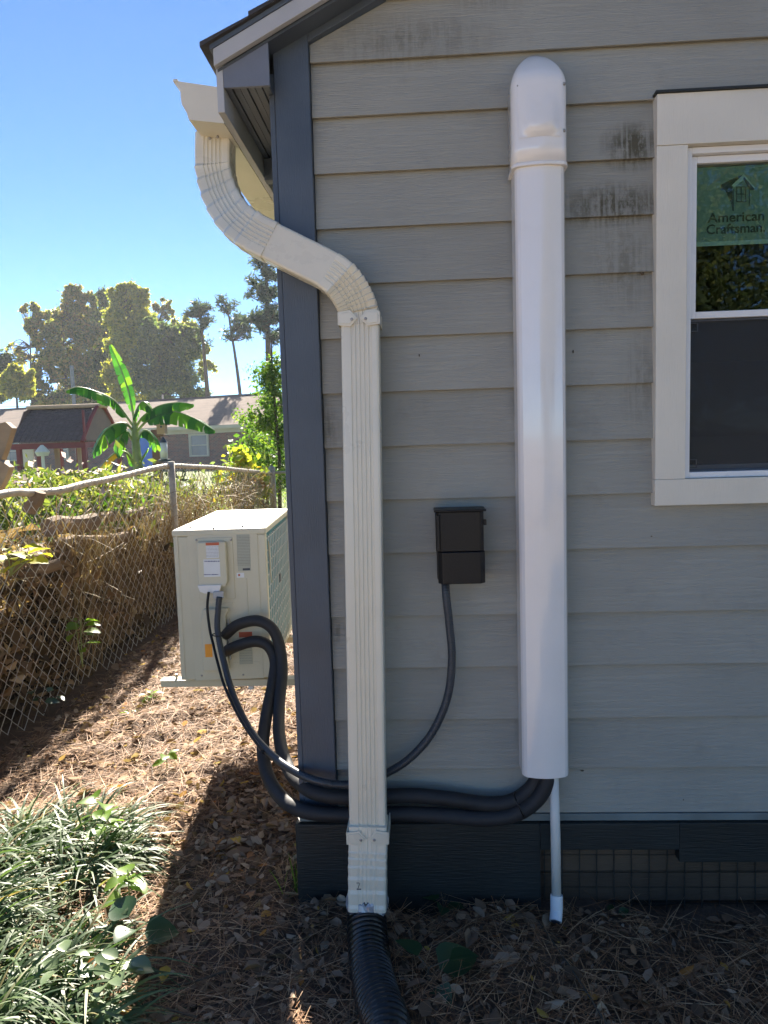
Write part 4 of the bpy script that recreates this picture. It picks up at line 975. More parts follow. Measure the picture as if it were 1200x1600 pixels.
tl = gz(P(462, 1400, Z=0)); acc = [strips(np.array([tl]*14)+rng.normal(size=(14, 3))*[.02, .03, 0], rng.normal(size=(14, 3))*[.3, .3, .1]+[0, 0, 1.2], rng.uniform(.06, .16, 14), rng.uniform(.003, .005, 14), rng.uniform(.1, .4, 14), 4)]
V, F = merge(acc); tag(raw('grass_tuft', V, F, M['sprig']), 'small grass tuft at the foot of the house corner', 'grass')
# loose pale stones/leaves under the wall
for (px, py, s) in ((724, 1440, .022), (752, 1441, .02), (692, 1450, .012), (842, 1447, .014)):
    p = gz(P(px, py, Z=.01)); m = MB()
    for lv, rr in ((0, 1), (.5, .85), (.9, .45)):
        pass
    o = MB().dome((p.x, p.y, p.z-.003), s, (0, 0, 1), .55, 9).xf(lambda x, y, z: (x+random.uniform(-.002, .002), y+random.uniform(-.002, .002), z)).build('stone', M['tan_wood'] if px < 800 else M['sill'], smooth=True)
    tag(o, {724: 'tan stone under the black skirt board, left of a flatter one', 752: 'flat tan stone under the skirt board, right of its twin', 692: 'smallest stone, nearest the corrugated pipe', 842: 'grey pebble just left of the condensate pipe'}[px], 'stone', 'stones along the skirt board')

# ------------------------------------------------------------------ brush pile, logs and dry vines behind the fence
acc = []
def hp(y): return .80+.10*math.sin(y*1.7)-.02*(y-3)
n = 21000; y = rng.uniform(1.4, 7.2, n); x = -2.10-rng.uniform(0, 1, n)**1.6*1.6
top_ = (.82+.10*np.sin(y*1.7)-.03*(y-3))*(1-((x+2.6)/1.4)**2*.35)
z = rng.uniform(0, 1, n)**.8*top_
x += .08*np.sin(z*9+y*5)
acc.append(leaf_cards(np.stack([x, y, z], 1), .075, .45, svar=.5, fold=.9))
V, F = merge(acc); tag(raw('brush_pile', V, F, M['lf_dry']), 'heap of dry brown leaves and brush behind the chain link', 'brush pile', kind='stuff')
M['dark_heap'] = surf('rotting_leaf_heap', (.030, .020, .014), .95, .4, 8, 1.0, 30)
vs = []; fs = []; ny_ = 40; nx_ = 14
for j in range(ny_):
    yv = 1.3+j*.155
    for i in range(nx_):
        a = i/(nx_-1)*math.pi; vs.append((-2.72+math.cos(a)*.58+random.uniform(-.03, .03), yv, max(0, (hp(yv)-.12)*math.sin(a)**.7+random.uniform(-.06, .03))))
for j in range(ny_-1):
    for i in range(nx_-1): a = j*nx_+i; fs.append((a, a+1, a+nx_+1, a+nx_))
tag(MB().add(vs, fs).build('leaf_mound', M['dark_heap'], smooth=True), 'dark rotting core of the leaf heap behind the fence', 'compost heap', kind='stuff')
# strands and stalks leaning on the mesh
n = 3600; y = 1.5+5.5*rng.uniform(0, 1, n)**.6; x = -2.07-rng.uniform(0, .35, n); z = rng.uniform(.05, .95, n)*(1-.02*(y-3))
D = rng.normal(size=(n, 3))*np.array([.4, .8, .6])+np.array([.15, .1, .35])
V1 = strips(np.stack([x, y, z], 1), D, rng.uniform(.08, .32, n), rng.uniform(.002, .006, n), rng.uniform(-.2, .5, n), 3, False)
n = 1500; y = rng.uniform(4.0, 6.6, n); x = -2.0-rng.uniform(0, .10, n); z = rng.uniform(.02, .75, n)
V2 = strips(np.stack([x, y, z], 1), rng.normal(size=(n, 3))*np.array([.15, .45, .3])+np.array([0, 0, .9]), rng.uniform(.15, .42, n), rng.uniform(.002, .005, n), rng.uniform(-.1, .4, n), 4, False)
n = 2600; y = rng.uniform(5.6, 9.6, n); x = -2.03-rng.normal(0, .08, n); z = rng.uniform(.35, 1.0, n)
V3 = strips(np.stack([x, y, z], 1), rng.normal(size=(n, 3)), rng.uniform(.08, .3, n), rng.uniform(.003, .006, n), rng.uniform(-.2, .5, n), 3, False)
V, F = merge([V1, V3]); tag(raw('dead_vines', V, F, M['straw']), 'tangled dead vines woven through the fence top', 'dead vines', kind='stuff')
V, F = V2; tag(raw('dry_stalks', V, F, M['straw']), 'tan dry stalks standing in the fence mesh', 'dry stalks', kind='stuff')
def logo(p0, p1, r, label, mat='log'):
    p0, p1 = Vector(p0), Vector(p1); m = MB().tube([p0.lerp(p1, t)+Vector((0, 0, .01*math.sin(t*7))) for t in (0, .2, .4, .6, .8, 1)], lambda i, t: r*(1+.08*math.sin(i*2.3)), 11)
    return tag(m.build('log', M[mat], smooth=False), label, 'log', 'logs on the brush pile')
a, b = P(72, 832, X=-2.35), P(146, 826, X=-2.6)
logo(P(75, 825, Y=4.1), P(148, 815, Y=4.5), .055, 'short thick brown log on the crest of the brush pile')
logo(P(150, 812, Y=5.0), P(225, 800, Y=5.6), .04, 'thinner pale log lying right of the thick one')
logo(P(-30, 905, Y=3.7), P(95, 882, Y=3.9), .032, 'slim pale branch crossing the middle of the brush pile')
logo(P(205, 822, Y=6.2), P(272, 800, Y=6.6), .05, 'grey log at the back beside the fence post')
logo(P(45, 800, Y=3.75), P(62, 770, Y=3.75), .035, 'upright dark stub under the yellowing vine')
logo(P(20, 880, Y=3.5), P(60, 862, Y=3.9), .045, 'knotty brown log half buried below the yellowing vine')
logo(P(95, 850, Y=4.3), P(200, 838, Y=5.0), .035, 'mossy log running along the front of the brush pile')
tg = MB()
for k in range(170):
    y = random.uniform(1.6, 6.8); z = random.uniform(.1, .95); q0 = Vector((-2.10-random.uniform(0, .22), y, z)); d = Vector((random.uniform(-.3, .3), random.uniform(-1, 1), random.uniform(-.8, .8))).normalized()*random.uniform(.12, .45)
    q1 = q0+d*.5+Vector((random.uniform(-.04, .04), random.uniform(-.06, .06), random.uniform(-.08, .08))); wd_ = random.choice((.003, .004, .006, .009)); tg.tube(spline([q0, q1, q0+d], 3), lambda i, t: wd_*(1-.5*t)+.001, 5)
tag(tg.build('brush_sticks', M['log'], smooth=True), 'broken sticks and branches tangled in the brush pile', 'sticks', kind='stuff')
C = []
for k in range(16):
    y = random.uniform(2.6, 6.6); c = (-2.25-random.uniform(0, .5), y, .84+random.uniform(-.04, .10)); C.append(blob(60, c, (.16, .2, .09), 5, .35))
V, F = leaf_cards(np.concatenate(C), .055, .55); tag(raw('creeper_leaves', V, F, M['lf_bright']), 'green creeper leaves growing over the top of the brush pile', 'creeper', kind='stuff')
# two cut timbers sticking in from the left
def timber(pts, y0, dep, label):
    q = [P(x, y, Y=y0) for x, y in pts]; m = MB().prism([(v.x, v.z) for v in q], y0, y0+dep)
    tag(m.build('timber', M['lumber'], bevel=.003), label, 'timber', 'cut timbers leaning behind the fence')
timber([(-40, 740), (-30, 668), (8, 659), (19, 669), (9, 700), (-4, 735)], 3.7, .05, 'upper weathered timber with a split end at the left edge')
timber([(-40, 790), (-38, 716), (0, 719), (15, 730), (8, 748), (-6, 775)], 3.6, .05, 'lower pale timber below the split one at the left edge')

# ------------------------------------------------------------------ garden beyond
acc = []; fl = []
for k in range(26):
    px = random.uniform(0, 215); d = random.uniform(4.8, 8.2); p = P(px, random.uniform(762, 792), Y=d)
    if p.x > -2.35: continue
    c = (p.x, p.y, p.z); n = 230
    C = blob(n, c, (.26, .26, .15), 7, .35); C = C[C[:, 2] > .02]; acc.append(leaf_cards(C, .075, .28, svar=.4))
    C = blob(260, (p.x, p.y, p.z*.5), (.3, .3, p.z*.5), 8, .35); acc.append(leaf_cards(C[C[:, 2] > .02], .085, .35))
    m_ = random.choice([4, 10, 16]); C = blob(m_, (p.x, p.y, p.z+.10), (.26, .26, .14), 7, .35); fl.append(leaf_cards(C, .042, .9, flat=.3))
V, F = merge(acc); tag(raw('aster_bed', V, F, M['lf_weed']), 'tall leafy aster bed in front of the red play pavilion', 'flower bed', kind='stuff')
V, F = merge(fl); tag(raw('aster_blossoms', V, F, M['flower']), 'lavender blossoms dotted over the aster bed', 'flowers', kind='stuff')
acc = []
for (px, py, d, r, n) in ((30, 790, 6.5, .6, 900), (100, 780, 6.2, .6, 1000), (170, 778, 6.5, .6, 1100), (225, 770, 7.0, .55, 1100), (245, 785, 6.8, .35, 700), (300, 765, 9.5, .5, 900), (330, 765, 10.5, .5, 700)):
    p = P(px, py, Y=d)
    C = blob(n, (p.x, p.y, p.z*.62), (r, r, p.z*.5), 22, .28); C = C[(C[:, 2] > .02) & (C[:, 0] < -2.3+0*C[:, 1])]
    acc.append(leaf_cards(C, .085, .4, svar=.5))
V, F = merge(acc); tag(raw('garden_undergrowth', V, F, M['lf_weed']), 'yellow green undergrowth glowing behind the fence', 'undergrowth', kind='stuff')
# lawn blades
n = 16000; x = rng.uniform(-14, -3, n); y = 5+rng.uniform(0, 1, n)**1.3*20
V, F = strips(np.stack([x, y, gh(x, y)], 1), rng.normal(size=(n, 3))*.35+np.array([0, 0, 1.]), rng.uniform(.05, .16, n), rng.uniform(.012, .022, n), rng.uniform(.1, .5, n), 2)
tag(raw('lawn_grass', V, F, M['lf_bright']), 'sunlit neighbouring lawn beyond the fence', 'lawn', kind='stuff')
# fence corner vine with yellow leaves, and a paler shrub left of it
def bush(name, c, r, n, size, mat, label, cat, aspect=.6, k=16, stems=4, group=None, minz=.02, tight=.28):
    e = empty(name, (c[0], c[1], 0), label, cat, group)
    C = blob(n, c, r, k, tight); C = C[C[:, 2] > minz]; V, F = leaf_cards(C, size, aspect, svar=.35); o = raw('foliage', V, F, M[mat], e)
    m = MB()
    for s in range(stems):
        t = C[rng.integers(0, len(C))]; b0 = Vector((c[0]+random.uniform(-.1, .1)*r[0], c[1], 0)); m.tube(spline([b0, b0.lerp(Vector(t), .5)+Vector((0, 0, .1*r[2])), Vector(t)], 4), lambda i, t_: .018*r[2]*(1-.75*t_)+.002, 6)
    m.build('stem', M['bark'], e, smooth=True); return e
p = P(385, 755, Y=9.3); bush('grape_vine', (p.x, p.y, p.z), (.34, .25, .40), 700, .095, 'lf_vine', 'bright yellow leaved vine draped on the fence corner behind the unit', 'vine', .8)
p = P(292, 768, Y=8.2); bush('pale_shrub', (p.x-.1, p.y, p.z-.05), (.16, .2, .30), 520, .055, 'lf_weed', 'small pale orange tinged shrub behind the fence post', 'shrub', .5)
sh = empty('sapling', (P(425, 700, Y=11.5).x, 11.5, 0), 'tall bright green sapling right against the house corner', 'sapling')
acc = []; st_m = MB()
cx_, cy_ = P(432, 700, Y=11.5).x, 11.5
for k in range(52):
    z0 = random.uniform(.5, 2.6); ang = random.uniform(0, 6.28); l = random.uniform(.35, .85)*(1.15-z0/3.4); b0 = Vector((cx_+.05*math.sin(z0*4), cy_, z0)); b1 = b0+Vector((math.cos(ang)*l, math.sin(ang)*l*.8, random.uniform(.15, .6)*l+.05))
    st_m.tube([b0, b0.lerp(b1, .5)+Vector((0, 0, .05)), b1], lambda i, t: .007*(1-.7*t), 4)
    n = int(130*l/.6)+40; t = rng.uniform(.15, 1.08, n)[:, None]; C = np.array(b0)*(1-t)+np.array(b1)*t+rng.normal(size=(n, 3))*.055; acc.append(leaf_cards(C, .062, .5, svar=.3))
st_m.tube([(cx_, cy_, 0), (cx_+.04, cy_, 1.2), (cx_-.02, cy_, 2.5), (cx_, cy_, 3.0)], lambda i, t: .035*(1-.7*t), 7)
V, F = merge(acc); raw('foliage', V, F, M['lf_bright'], sh); st_m.build('trunk', M['bark'], sh, smooth=True)
p = P(400, 700, Y=12.5); bush('fig_bush', (p.x+.1, p.y, p.z-.25), (.55, .4, .62), 900, .10, 'lf_bright', 'low leafy bush under the sapling by the brick house window', 'shrub', .6, 20)
p = P(365, 705, Y=16); bush('dark_shrub', (p.x+.3, p.y, .55), (.9, .6, .55), 900, .12, 'lf_green', 'dark low shrub in front of the brick wall', 'shrub', .6, 20)

# banana plant
def banana():
    b0 = P(215, 735, Y=9.4); b0.z = 0; e = empty('banana_plant', b0, 'tall banana plant with torn arching leaves beyond the fence', 'banana plant')
    crown = P(212, 690, Y=9.4)
    MB().tube(spline([b0, b0.lerp(crown, .5)+Vector((.02, 0, 0)), crown, P(211, 660, Y=9.4)], 5), lambda i, t: .085*(1-.6*t), 12).build('trunk', M['rib'], e, smooth=True)
    def bl(pts, w, mat='banana', name='banana_leaf', back=0.15, tilt=.35, gap=.12, flip=0, petiole=.16):
        path = even(spline([P(x, y, Y=d) for x, y, d in pts], 12), .022); m = len(path); V = []; F = []
        for s in (-1, 1):
            i = int(petiole*m)
            while i < m-2:
                k = random.randint(2, 5); i2_ = min(m-1, i+k); sweepb = random.uniform(.15, .4)
                tl_ = tilt+random.uniform(-.25, .25); seg = []
                for j in range(i, i2_+1):
                    t = (j/m-petiole)/(1-petiole); wd = w*.5*max(.04, math.sin(math.pi*min(1, max(0, t))**.8)**.55); tg = (path[min(j+1, m-1)]-path[max(j-1, 0)]).normalized()
                    side = tg.cross(Vector((0, -.35, 1))).normalized()*s if not flip else tg.cross(Vector((0, -1, .15))).normalized()*s
                    sh_ = 1-gap*(j == i2_)*.6
                    up_ = side.cross(tg)*s
                    for q in (0, .5, 1):
                        V.append(path[j]+side*wd*q*math.cos(tl_*q*1.2)*sh_-Vector((0, 0, 1))*wd*q*q*math.sin(tl_)*.9+tg*wd*q*sweepb*(.5)); 
                    seg.append(len(V)-3)
                for a_, b_ in zip(seg, seg[1:]): F += [(a_, a_+1, b_+1, b_), (a_+1, a_+2, b_+2, b_+1)]
                i = i2_
        o = raw(name, np.array([tuple(v) for v in V]), np.array(F), M[mat], e)
        MB().tube(path, lambda i, t: .016*(1-.8*t)+.002, 6).build('midrib', M['rib'], o, smooth=True)
    bl([(210, 668, 9.4), (180, 628, 9.3), (150, 612, 9.1), (122, 605, 9.0), (102, 611, 8.95)], .34, tilt=.9)
    bl([(211, 665, 9.4), (203, 620, 9.45), (190, 580, 9.5), (172, 538, 9.5)], .17, flip=1, tilt=.3)
    bl([(212, 668, 9.4), (225, 650, 9.3), (250, 634, 9.2), (280, 629, 9.1), (303, 632, 9.0)], .34, tilt=.95)
    bl([(213, 675, 9.4), (232, 656, 9.25), (265, 643, 9.1), (300, 652, 9.0), (338, 674, 8.9)], .38, tilt=.9, petiole=.2)
    bl([(209, 675, 9.4), (196, 662, 9.3), (175, 665, 9.15), (158, 682, 9.05), (144, 710, 9.0)], .42, tilt=.8)
    bl([(211, 668, 9.4), (212, 645, 9.3), (222, 628, 9.25), (232, 634, 9.2), (240, 645, 9.2)], .26, tilt=.8)
    bl([(208, 690, 9.4), (196, 672, 9.3), (186, 690, 9.2), (182, 715, 9.2)], .3, tilt=.8)
    bl([(214, 690, 9.4), (226, 672, 9.3), (240, 684, 9.3), (246, 705, 9.3)], .26, tilt=.8)
    bl([(210, 725, 9.4), (198, 708, 9.3), (184, 706, 9.25), (168, 718, 9.2), (152, 736, 9.2)], .20, 'banana_old', 'yellow_leaf', tilt=.6, petiole=.35)
    for (a_, b_) in (((206, 720), (196, 700)), ((220, 720), (232, 700))):
        bl([(212, 735, 9.4), (*a_, 9.4), (*b_, 9.35)], .14, tilt=.5)
banana()
# birdhouse and bird feeder on a post
bp_ = P(253, 668, Y=10.2); bh = empty('birdhouse', (bp_.x, bp_.y, bp_.z-.06), 'small wooden birdhouse with a round hole on a brown post', 'birdhouse')
MB().prism([(bp_.x-.055, bp_.z-.09), (bp_.x+.055, bp_.z-.09), (bp_.x+.055, bp_.z+.045), (bp_.x, bp_.z+.085), (bp_.x-.055, bp_.z+.045)], bp_.y-.06, bp_.y+.06).build('nest_box', M['tan_wood'], bh)
for s in (-1, 1): MB().prism([(bp_.x, bp_.z+.092), (bp_.x+s*.085, bp_.z+.030), (bp_.x+s*.085, bp_.z+.042), (bp_.x, bp_.z+.106)], bp_.y-.085, bp_.y+.08).build('roof_board', M['bark'], bh)
MB().dome((bp_.x+.01, bp_.y-.061, bp_.z+.01), .016, h=.05).build('entrance_hole', M['ink'], bh)
po = P(243, 690, Y=10.3); tag(MB().box(po.x-.06, po.x+.05, 10.3, 10.4, 0, bp_.z-.02).box(po.x-.12, po.x+.14, 10.24, 10.36, bp_.z-.118, bp_.z-.092).build('garden_post', M['brown_panel'], bevel=.004), 'brown wooden post standing under the birdhouse', 'post')
fd = P(256, 705, Y=10.1); fe_ = empty('bird_feeder', (fd.x, fd.y, fd.z), 'clear tube bird feeder hanging below the birdhouse', 'bird feeder')
MB().tube([(fd.x, fd.y, fd.z-.11), (fd.x, fd.y, fd.z+.12)], .05, 12).build('feeder_tube', M['paper'], fe_, smooth=True); MB().tube([(fd.x, fd.y, fd.z-.14), (fd.x, fd.y, fd.z-.11)], .08, 12).build('seed_tray', M['ink'], fe_)
MB().tube([(fd.x, fd.y, fd.z+.12), (fd.x, fd.y, fd.z+.15), (fd.x, fd.y, fd.z+.2)], lambda i, t: .06*(1-.9*t), 12).build('feeder_top', M['ink'], fe_)

# red play pavilion
def pavilion():
    y0, y1 = 18., 20.2
    a, b = P(18, 693, Y=y0), P(131, 688, Y=y0); r0, r1 = P(32, 643, Y=19.1), P(150, 638, Y=19.1); x0, x1 = a.x, b.x; ez = (a.z+b.z)/2; rz = (r0.z+r1.z)/2+.02; ym = (y0+y1)/2
    e = empty('play_pavilion', ((x0+x1)/2, ym, 0), 'dark red wooden play pavilion with a grey shingled roof', 'playhouse')
    nrow = 9
    for k in range(nrow):                                            # shingle rows on a slightly bowed roof
        for s in (0, 1):
            t0, t1 = k/nrow, (k+1)/nrow; f = lambda t: (ez+(rz-ez)*(t**.85))
            ya, yb2 = (y0-.1+(ym-y0)*t0*.98, y0-.1+(ym-y0)*t1*.98); 
            if s: ya, yb2 = 2*ym-ya, 2*ym-yb2
            rw = MB(); nn_ = 14
            for q in range(nn_):
                xa = x0+(x1-x0)*q/nn_; xb = xa+(x1-x0)/nn_-.012; zz = random.uniform(0, .008)
                rw.add([(xa, ya, f(t0)-.01+zz), (xb, ya, f(t0)-.01+zz), (xb, yb2, f(t1)-.012), (xa, yb2, f(t1)-.012), (xa, ya, f(t0)+.015+zz), (xb, ya, f(t0)+.015+zz), (xb, yb2, f(t1)), (xa, yb2, f(t1))], [(0, 3, 2, 1), (4, 5, 6, 7), (0, 1, 5, 4), (1, 2, 6, 5), (2, 3, 7, 6), (3, 0, 4, 7)])
            rw.build('shingle_row', M['grey_shingle'], e)
    MB().box(x0-.05, x1+.12, ym-.22, ym+.22, rz+.0, rz+.10).build('ridge_board', M['tan_wood'], e, bevel=.03)
    for xx in (x0+.02, x1-.05):
        MB().prism([(y0, ez), (y1, ez), (ym+.45, rz-.05), (ym, rz+.05), (ym-.45, rz-.05)], xx, xx+.03, 'x').build('gable_panel', M['brown_panel'], e)
    MB().tube([(x1+.0, y0-.1, ez-.02), (x1, ym-.6, rz-.28), (x1, ym-.25, rz+.0), (x1, ym, rz+.08), (x1, ym+.25, rz), (x1, ym+.6, rz-.28), (x1, y1+.1, ez-.02)], .05, 6).build('gable_arch', M['red_paint'], e)
    MB().box(x0, x1+.05, y0-.04, y0+.04, ez-.17, ez-.03).build('beam', M['red_paint'], e); MB().box(x1-.03, x1+.05, y0+.041, y1, ez-.17, ez-.03).build('beam', M['red_paint'], e)
    MB().box(x1-.03, x1+.02, y0+.05, y0+.1, ez, rz-.1).build('gable_stud', M['red_paint'], e)
    for xx in (x0+.1, x0+.62, x1-.08):
        for yv in (y0, y1-.08): MB().box(xx, xx+.11, yv, yv+.10, 0, ez-.165).build('post', M['red_paint'], e)
    MB().box(x0+.15, x1-.12, y0+.1, y1-.1, .75, .80).build('deck', M['brown_panel'], e)
    for k in range(2): MB().box(x0+.82+.6*k, x0+.92+.6*k, y0+.5, y0+.6, 0, ez-.17).build('stud', M['tan_wood'], e)
    t = empty('garden_toy', (x0+.95, y0-.35, 1.0), 'pale cream garden figure standing before the red pavilion', 'ornament'); p = P(66, 703, Y=17.6)
    MB().tube([(p.x, p.y, 0), (p.x, p.y, p.z-.15)], .04, 8).build('stand', M['cream_toy'], t); MB().tube([(p.x, p.y, p.z-.15), (p.x, p.y, p.z-.05), (p.x, p.y, p.z+.05), (p.x, p.y, p.z+.12)], lambda i, tt: (.13, .18, .10, .03)[i], 10).build('bell_cup', M['cream_toy'], t)
    MB().box(x0-.35, x0+.1, y0+.8, y0+.86, 1.0, ez-.1).build('end_board', M['cream_toy'], e)
pavilion()

# brick ranch house, set a little askew
def ranch():
    a = P(10, 686, Y=50); b = P(395, 664, Y=43.5); d = Vector((b.x-a.x, b.y-a.y, 0)).normalized(); nrm = Vector((-d.y, d.x, 0)); o0 = Vector((b.x, b.y, 0)); ang = math.atan2(d.y, d.x)
    e = empty('brick_house', o0, 'long single storey brick ranch house with a brown shingle roof', 'house'); e.rotation_euler.z = ang
    ez = 2.62
    def lb(name, m, mat, parent=e, **k): o = m.build(name, mat, None, org=(0, 0, 0), **k); o.parent = parent; return o
    s0, s1 = -26, 10.
    lb('wall', MB().box(s0, s1, .5, .7, 0, ez-.15).box(s0, s1, 8, 8.2, 0, ez).box(s0, s0+.2, .7, 8, 0, ez).box(s1-.2, s1, .7, 8, 0, ez), M['brick'])
    lb('frieze', MB().box(s0-.2, s1+.2, .44, .50, ez-.42, ez-.12), M['far_trim']); lb('fascia', MB().box(s0-.4, s1+.4, -.06, -.01, ez-.17, ez+.02), M['far_trim']); lb('soffit', MB().box(s0-.4, s1+.4, -.01, .44, ez-.15, ez-.12), M['far_trim'])
    lb('roof', MB().add([(s0-.4, -.05, ez+.03), (s1+.4, -.05, ez+.03), (s1+.4, 4.3, ez+2.1), (s0-.4, 4.3, ez+2.1), (s0-.4, 8.7, ez+.03), (s1+.4, 8.7, ez+.03)], [(0, 1, 2, 3), (3, 2, 5, 4), (0, 3, 4), (1, 5, 2)]), M['far_roof'])
    lb('ridge_cap', MB().box(s0-.4, s1+.4, 4.2, 4.4, ez+2.09, ez+2.13), M['far_roof'])
    def win(s, w, z0, z1):
        f = lb('window', MB().box(s, s+.09, .40, .52, z0, z1).box(s+w-.09, s+w, .40, .52, z0, z1).box(s+.09, s+w-.09, .40, .52, z1-.1, z1).box(s+.09, s+w-.09, .40, .52, z0, z0+.1), M['far_trim'])
        lb('pane', MB().box(s+.09, s+w-.09, .47, .49, z0+.1, z1-.1), M['far_glass'], f); lb('sash', MB().box(s+.09, s+w-.09, .44, .465, (z0+z1)/2-.03, (z0+z1)/2+.03).box(s+.09, s+.15, .441, .466, z0+.1, z1-.1).box(s+w-.15, s+w-.09, .441, .466, z0+.1, z1-.1), M['far_trim'], f)
        lb('shade', MB().box(s+.16, s+w-.16, .50, .51, (z0+z1)/2+.03, z1-.1), M['vinyl'], f)
    def s_at(px): # along-wall coordinate seen at that column
        q = P(px, 690, Y=1.); t = (o0.x*nrm.x+(o0.y+0)*nrm.y)/(q.x*nrm.x+q.y*nrm.y); v = Vector((q.x*t, q.y*t, 0))-o0; return v.dot(d)
    for (p0, p1) in ((288.5, 319), (396, 422), (85, 98), (110, 126), (2, 22)): win(s_at(p0), s_at(p1)-s_at(p0), .78, 2.18)
    lb('door', MB().box(s_at(209), s_at(238), .46, .50, .0, 2.15), M['blue_door']); 
    lb('vent_pipe', MB().tube([(s_at(180), 5, ez+1.5), (s_at(180), 5, ez+2.5)], .06, 8), M['galv'])
    return s_at
ranch()

# utility pole with wires
up = P(112, 575, Y=62); e = empty('utility_pole', (up.x, 62, 0), 'pale utility pole in front of the tall trees', 'pole'); MB().tube([(up.x, 62, 0), (up.x, 62, up.z+.2)], .16, 10).build('pole', M['sill'], e)
MB().tube([(up.x-26, 60, up.z-1.9), (up.x-12, 61, up.z-1.6), (up.x, 62, up.z-.8)], .02, 5).build('wire', M['sill'], e); MB().tube([(up.x-26, 60, up.z-3.1), (up.x, 62, up.z-3.1), (up.x+25, 63, up.z-3.4)], .02, 5).build('wire', M['sill'], e)

# ------------------------------------------------------------------ trees
gt_ = 'autumn trees behind the brick house'
def tree(base, H, clumps, mat, size, label, group, tr=.25, name='tree', aspect=.6, bare=.0, trunk_to=None, lean=0):
    """clumps: (dx, dy, z, rx, ry, rz, n)"""
    base = Vector((base[0], base[1], 0)); e = empty(name, base, label, 'tree', group); acc = []; m = MB()
    tight_, shell_ = (.20, .55) if group == gt_ else (.24, .7); tt = Vector((base.x+lean, base.y, trunk_to or H*.8)); tp_ = spline([base, base.lerp(tt, .5)+Vector((random.uniform(-.3, .3), 0, 0)), tt], 6); m.tube(tp_, lambda i, t: tr*(1-.8*t), 8)
    for (dx, dy, z, rx, ry, rz, n) in clumps:
        n = int(n*1.7) if group == gt_ else n
        n = int(n*1.1) if group == gt_ else n
        c = (base.x+dx, base.y+dy, z); C = blob(n, c, (rx, ry, rz), max(5, n//(110 if group == gt_ else 60)), tight_, shell_); acc.append(leaf_cards(C, size*(.8 if group == gt_ else 1), aspect, svar=.45))
        if group == gt_: C2 = blob(n//9, c, (rx*1.12, ry, rz*1.15), 9, .13, .9); acc.append(leaf_cards(C2, size*.8, aspect))
        k = min(range(len(tp_)), key=lambda i: abs(tp_[i].z-(z-rz*.8))); b0 = tp_[k]
        for s in range(3):
            q = Vector(C[rng.integers(0, len(C))]); m.tube(spline([b0, b0.lerp(q, .5)+Vector((0, 0, .06*H*random.uniform(-.3, .6))), q], 3), lambda i, t: tr*.30*(1-.85*t), 5)
    V, F = merge(acc); raw('crown', V, F, M[mat], e); m.build('trunk', M['bark'], e, smooth=True); return e
def px_tree(pxc, Yd, items, mat, size, label, tr=.25, group=gt_, **k):
    """items: (px, py, rx_px, ry_px, n) crown clumps"""
    s = Yd/FPX; b = P(pxc, 700, Y=Yd); cl_ = []
    for (x, y, rx, ry, n) in items:
        c = P(x, y, Y=Yd); cl_.append((c.x-b.x, random.uniform(-1, 1)*rx*s*.4, c.z, rx*s, rx*s*.8, ry*s, n))
    for c in list(cl_):
        for k_ in range(5):
            a_ = random.uniform(-.4, math.pi+.4); cl_.append((c[0]+math.cos(a_)*c[3]*1.0, c[1], c[2]+math.sin(a_)*c[5]*1.0, c[3]*.33, c[4]*.3, c[5]*.36, int(c[6]*.11)))
    H = max(c[2]+c[5] for c in cl_); return tree((b.x, Yd), H, cl_, mat, size, label, group, tr, **k)
px_tree(-5, 66, [(-5, 590, 34, 34, 1700), (-30, 600, 40, 40, 900), (5, 575, 14, 16, 400)], 'lf_green', .42, 'dark green rounded tree at the far left edge')
px_tree(32, 60, [(30, 598, 22, 22, 1300), (15, 605, 16, 14, 600)], 'lf_yellow', .40, 'low yellow green tree left of the utility pole')
px_tree(60, 74, [(52, 492, 16, 14, 340), (62, 520, 20, 20, 500), (78, 505, 14, 14, 260), (74, 550, 22, 28, 900), (68, 592, 20, 20, 700), (70, 624, 30, 13, 800), (30, 560, 22, 10, 120), (20, 545, 12, 8, 50)], 'lf_decid', .40, 'thin crowned autumn tree with see-through branches right of the yellow one')
px_tree(112, 78, [(118, 472, 16, 20, 900), (100, 505, 24, 24, 1400), (128, 520, 24, 26, 1500), (105, 555, 30, 26, 1700), (120, 590, 36, 24, 1900), (120, 624, 42, 14, 1200), (142, 478, 12, 16, 600)], 'lf_decid', .42, 'tall russet and green tree behind the utility pole')
px_tree(160, 82, [(160, 478, 12, 20, 700), (155, 515, 20, 26, 1300), (165, 560, 26, 28, 1700), (160, 592, 30, 20, 1500), (170, 622, 40, 14, 1200)], 'lf_green', .42, 'dark narrow tree in the middle of the tall group')
px_tree(196, 74, [(185, 465, 16, 16, 900), (205, 458, 16, 13, 700), (218, 466, 14, 14, 600), (190, 500, 24, 24, 1600), (222, 505, 20, 26, 1300), (200, 545, 28, 24, 1700), (196, 585, 30, 22, 1600), (212, 618, 40, 14, 1200)], 'lf_yellow', .40, 'tallest golden topped tree of the group')
px_tree(254, 84, [(254, 478, 12, 11, 300), (262, 490, 8, 9, 120)], 'lf_decid', .40, 'slim bare topped tree rising right of the golden one', tr=.2)
px_tree(255, 70, [(248, 528, 26, 24, 1600), (285, 545, 24, 28, 1500), (240, 570, 30, 26, 1800), (280, 590, 28, 20, 1500), (252, 602, 40, 16, 1600), (275, 616, 40, 13, 1100), (300, 530, 14, 16, 500)], 'lf_green', .38, 'broad grey green oak at the right end of the group')
px_tree(290, 76, [(287, 515, 18, 16, 600), (310, 545, 14, 18, 500), (325, 580, 12, 16, 260)], 'lf_yellow', .38, 'yellowing tree peeping over the right shoulder of the oak')
gp_ = 'tall pines on the skyline'
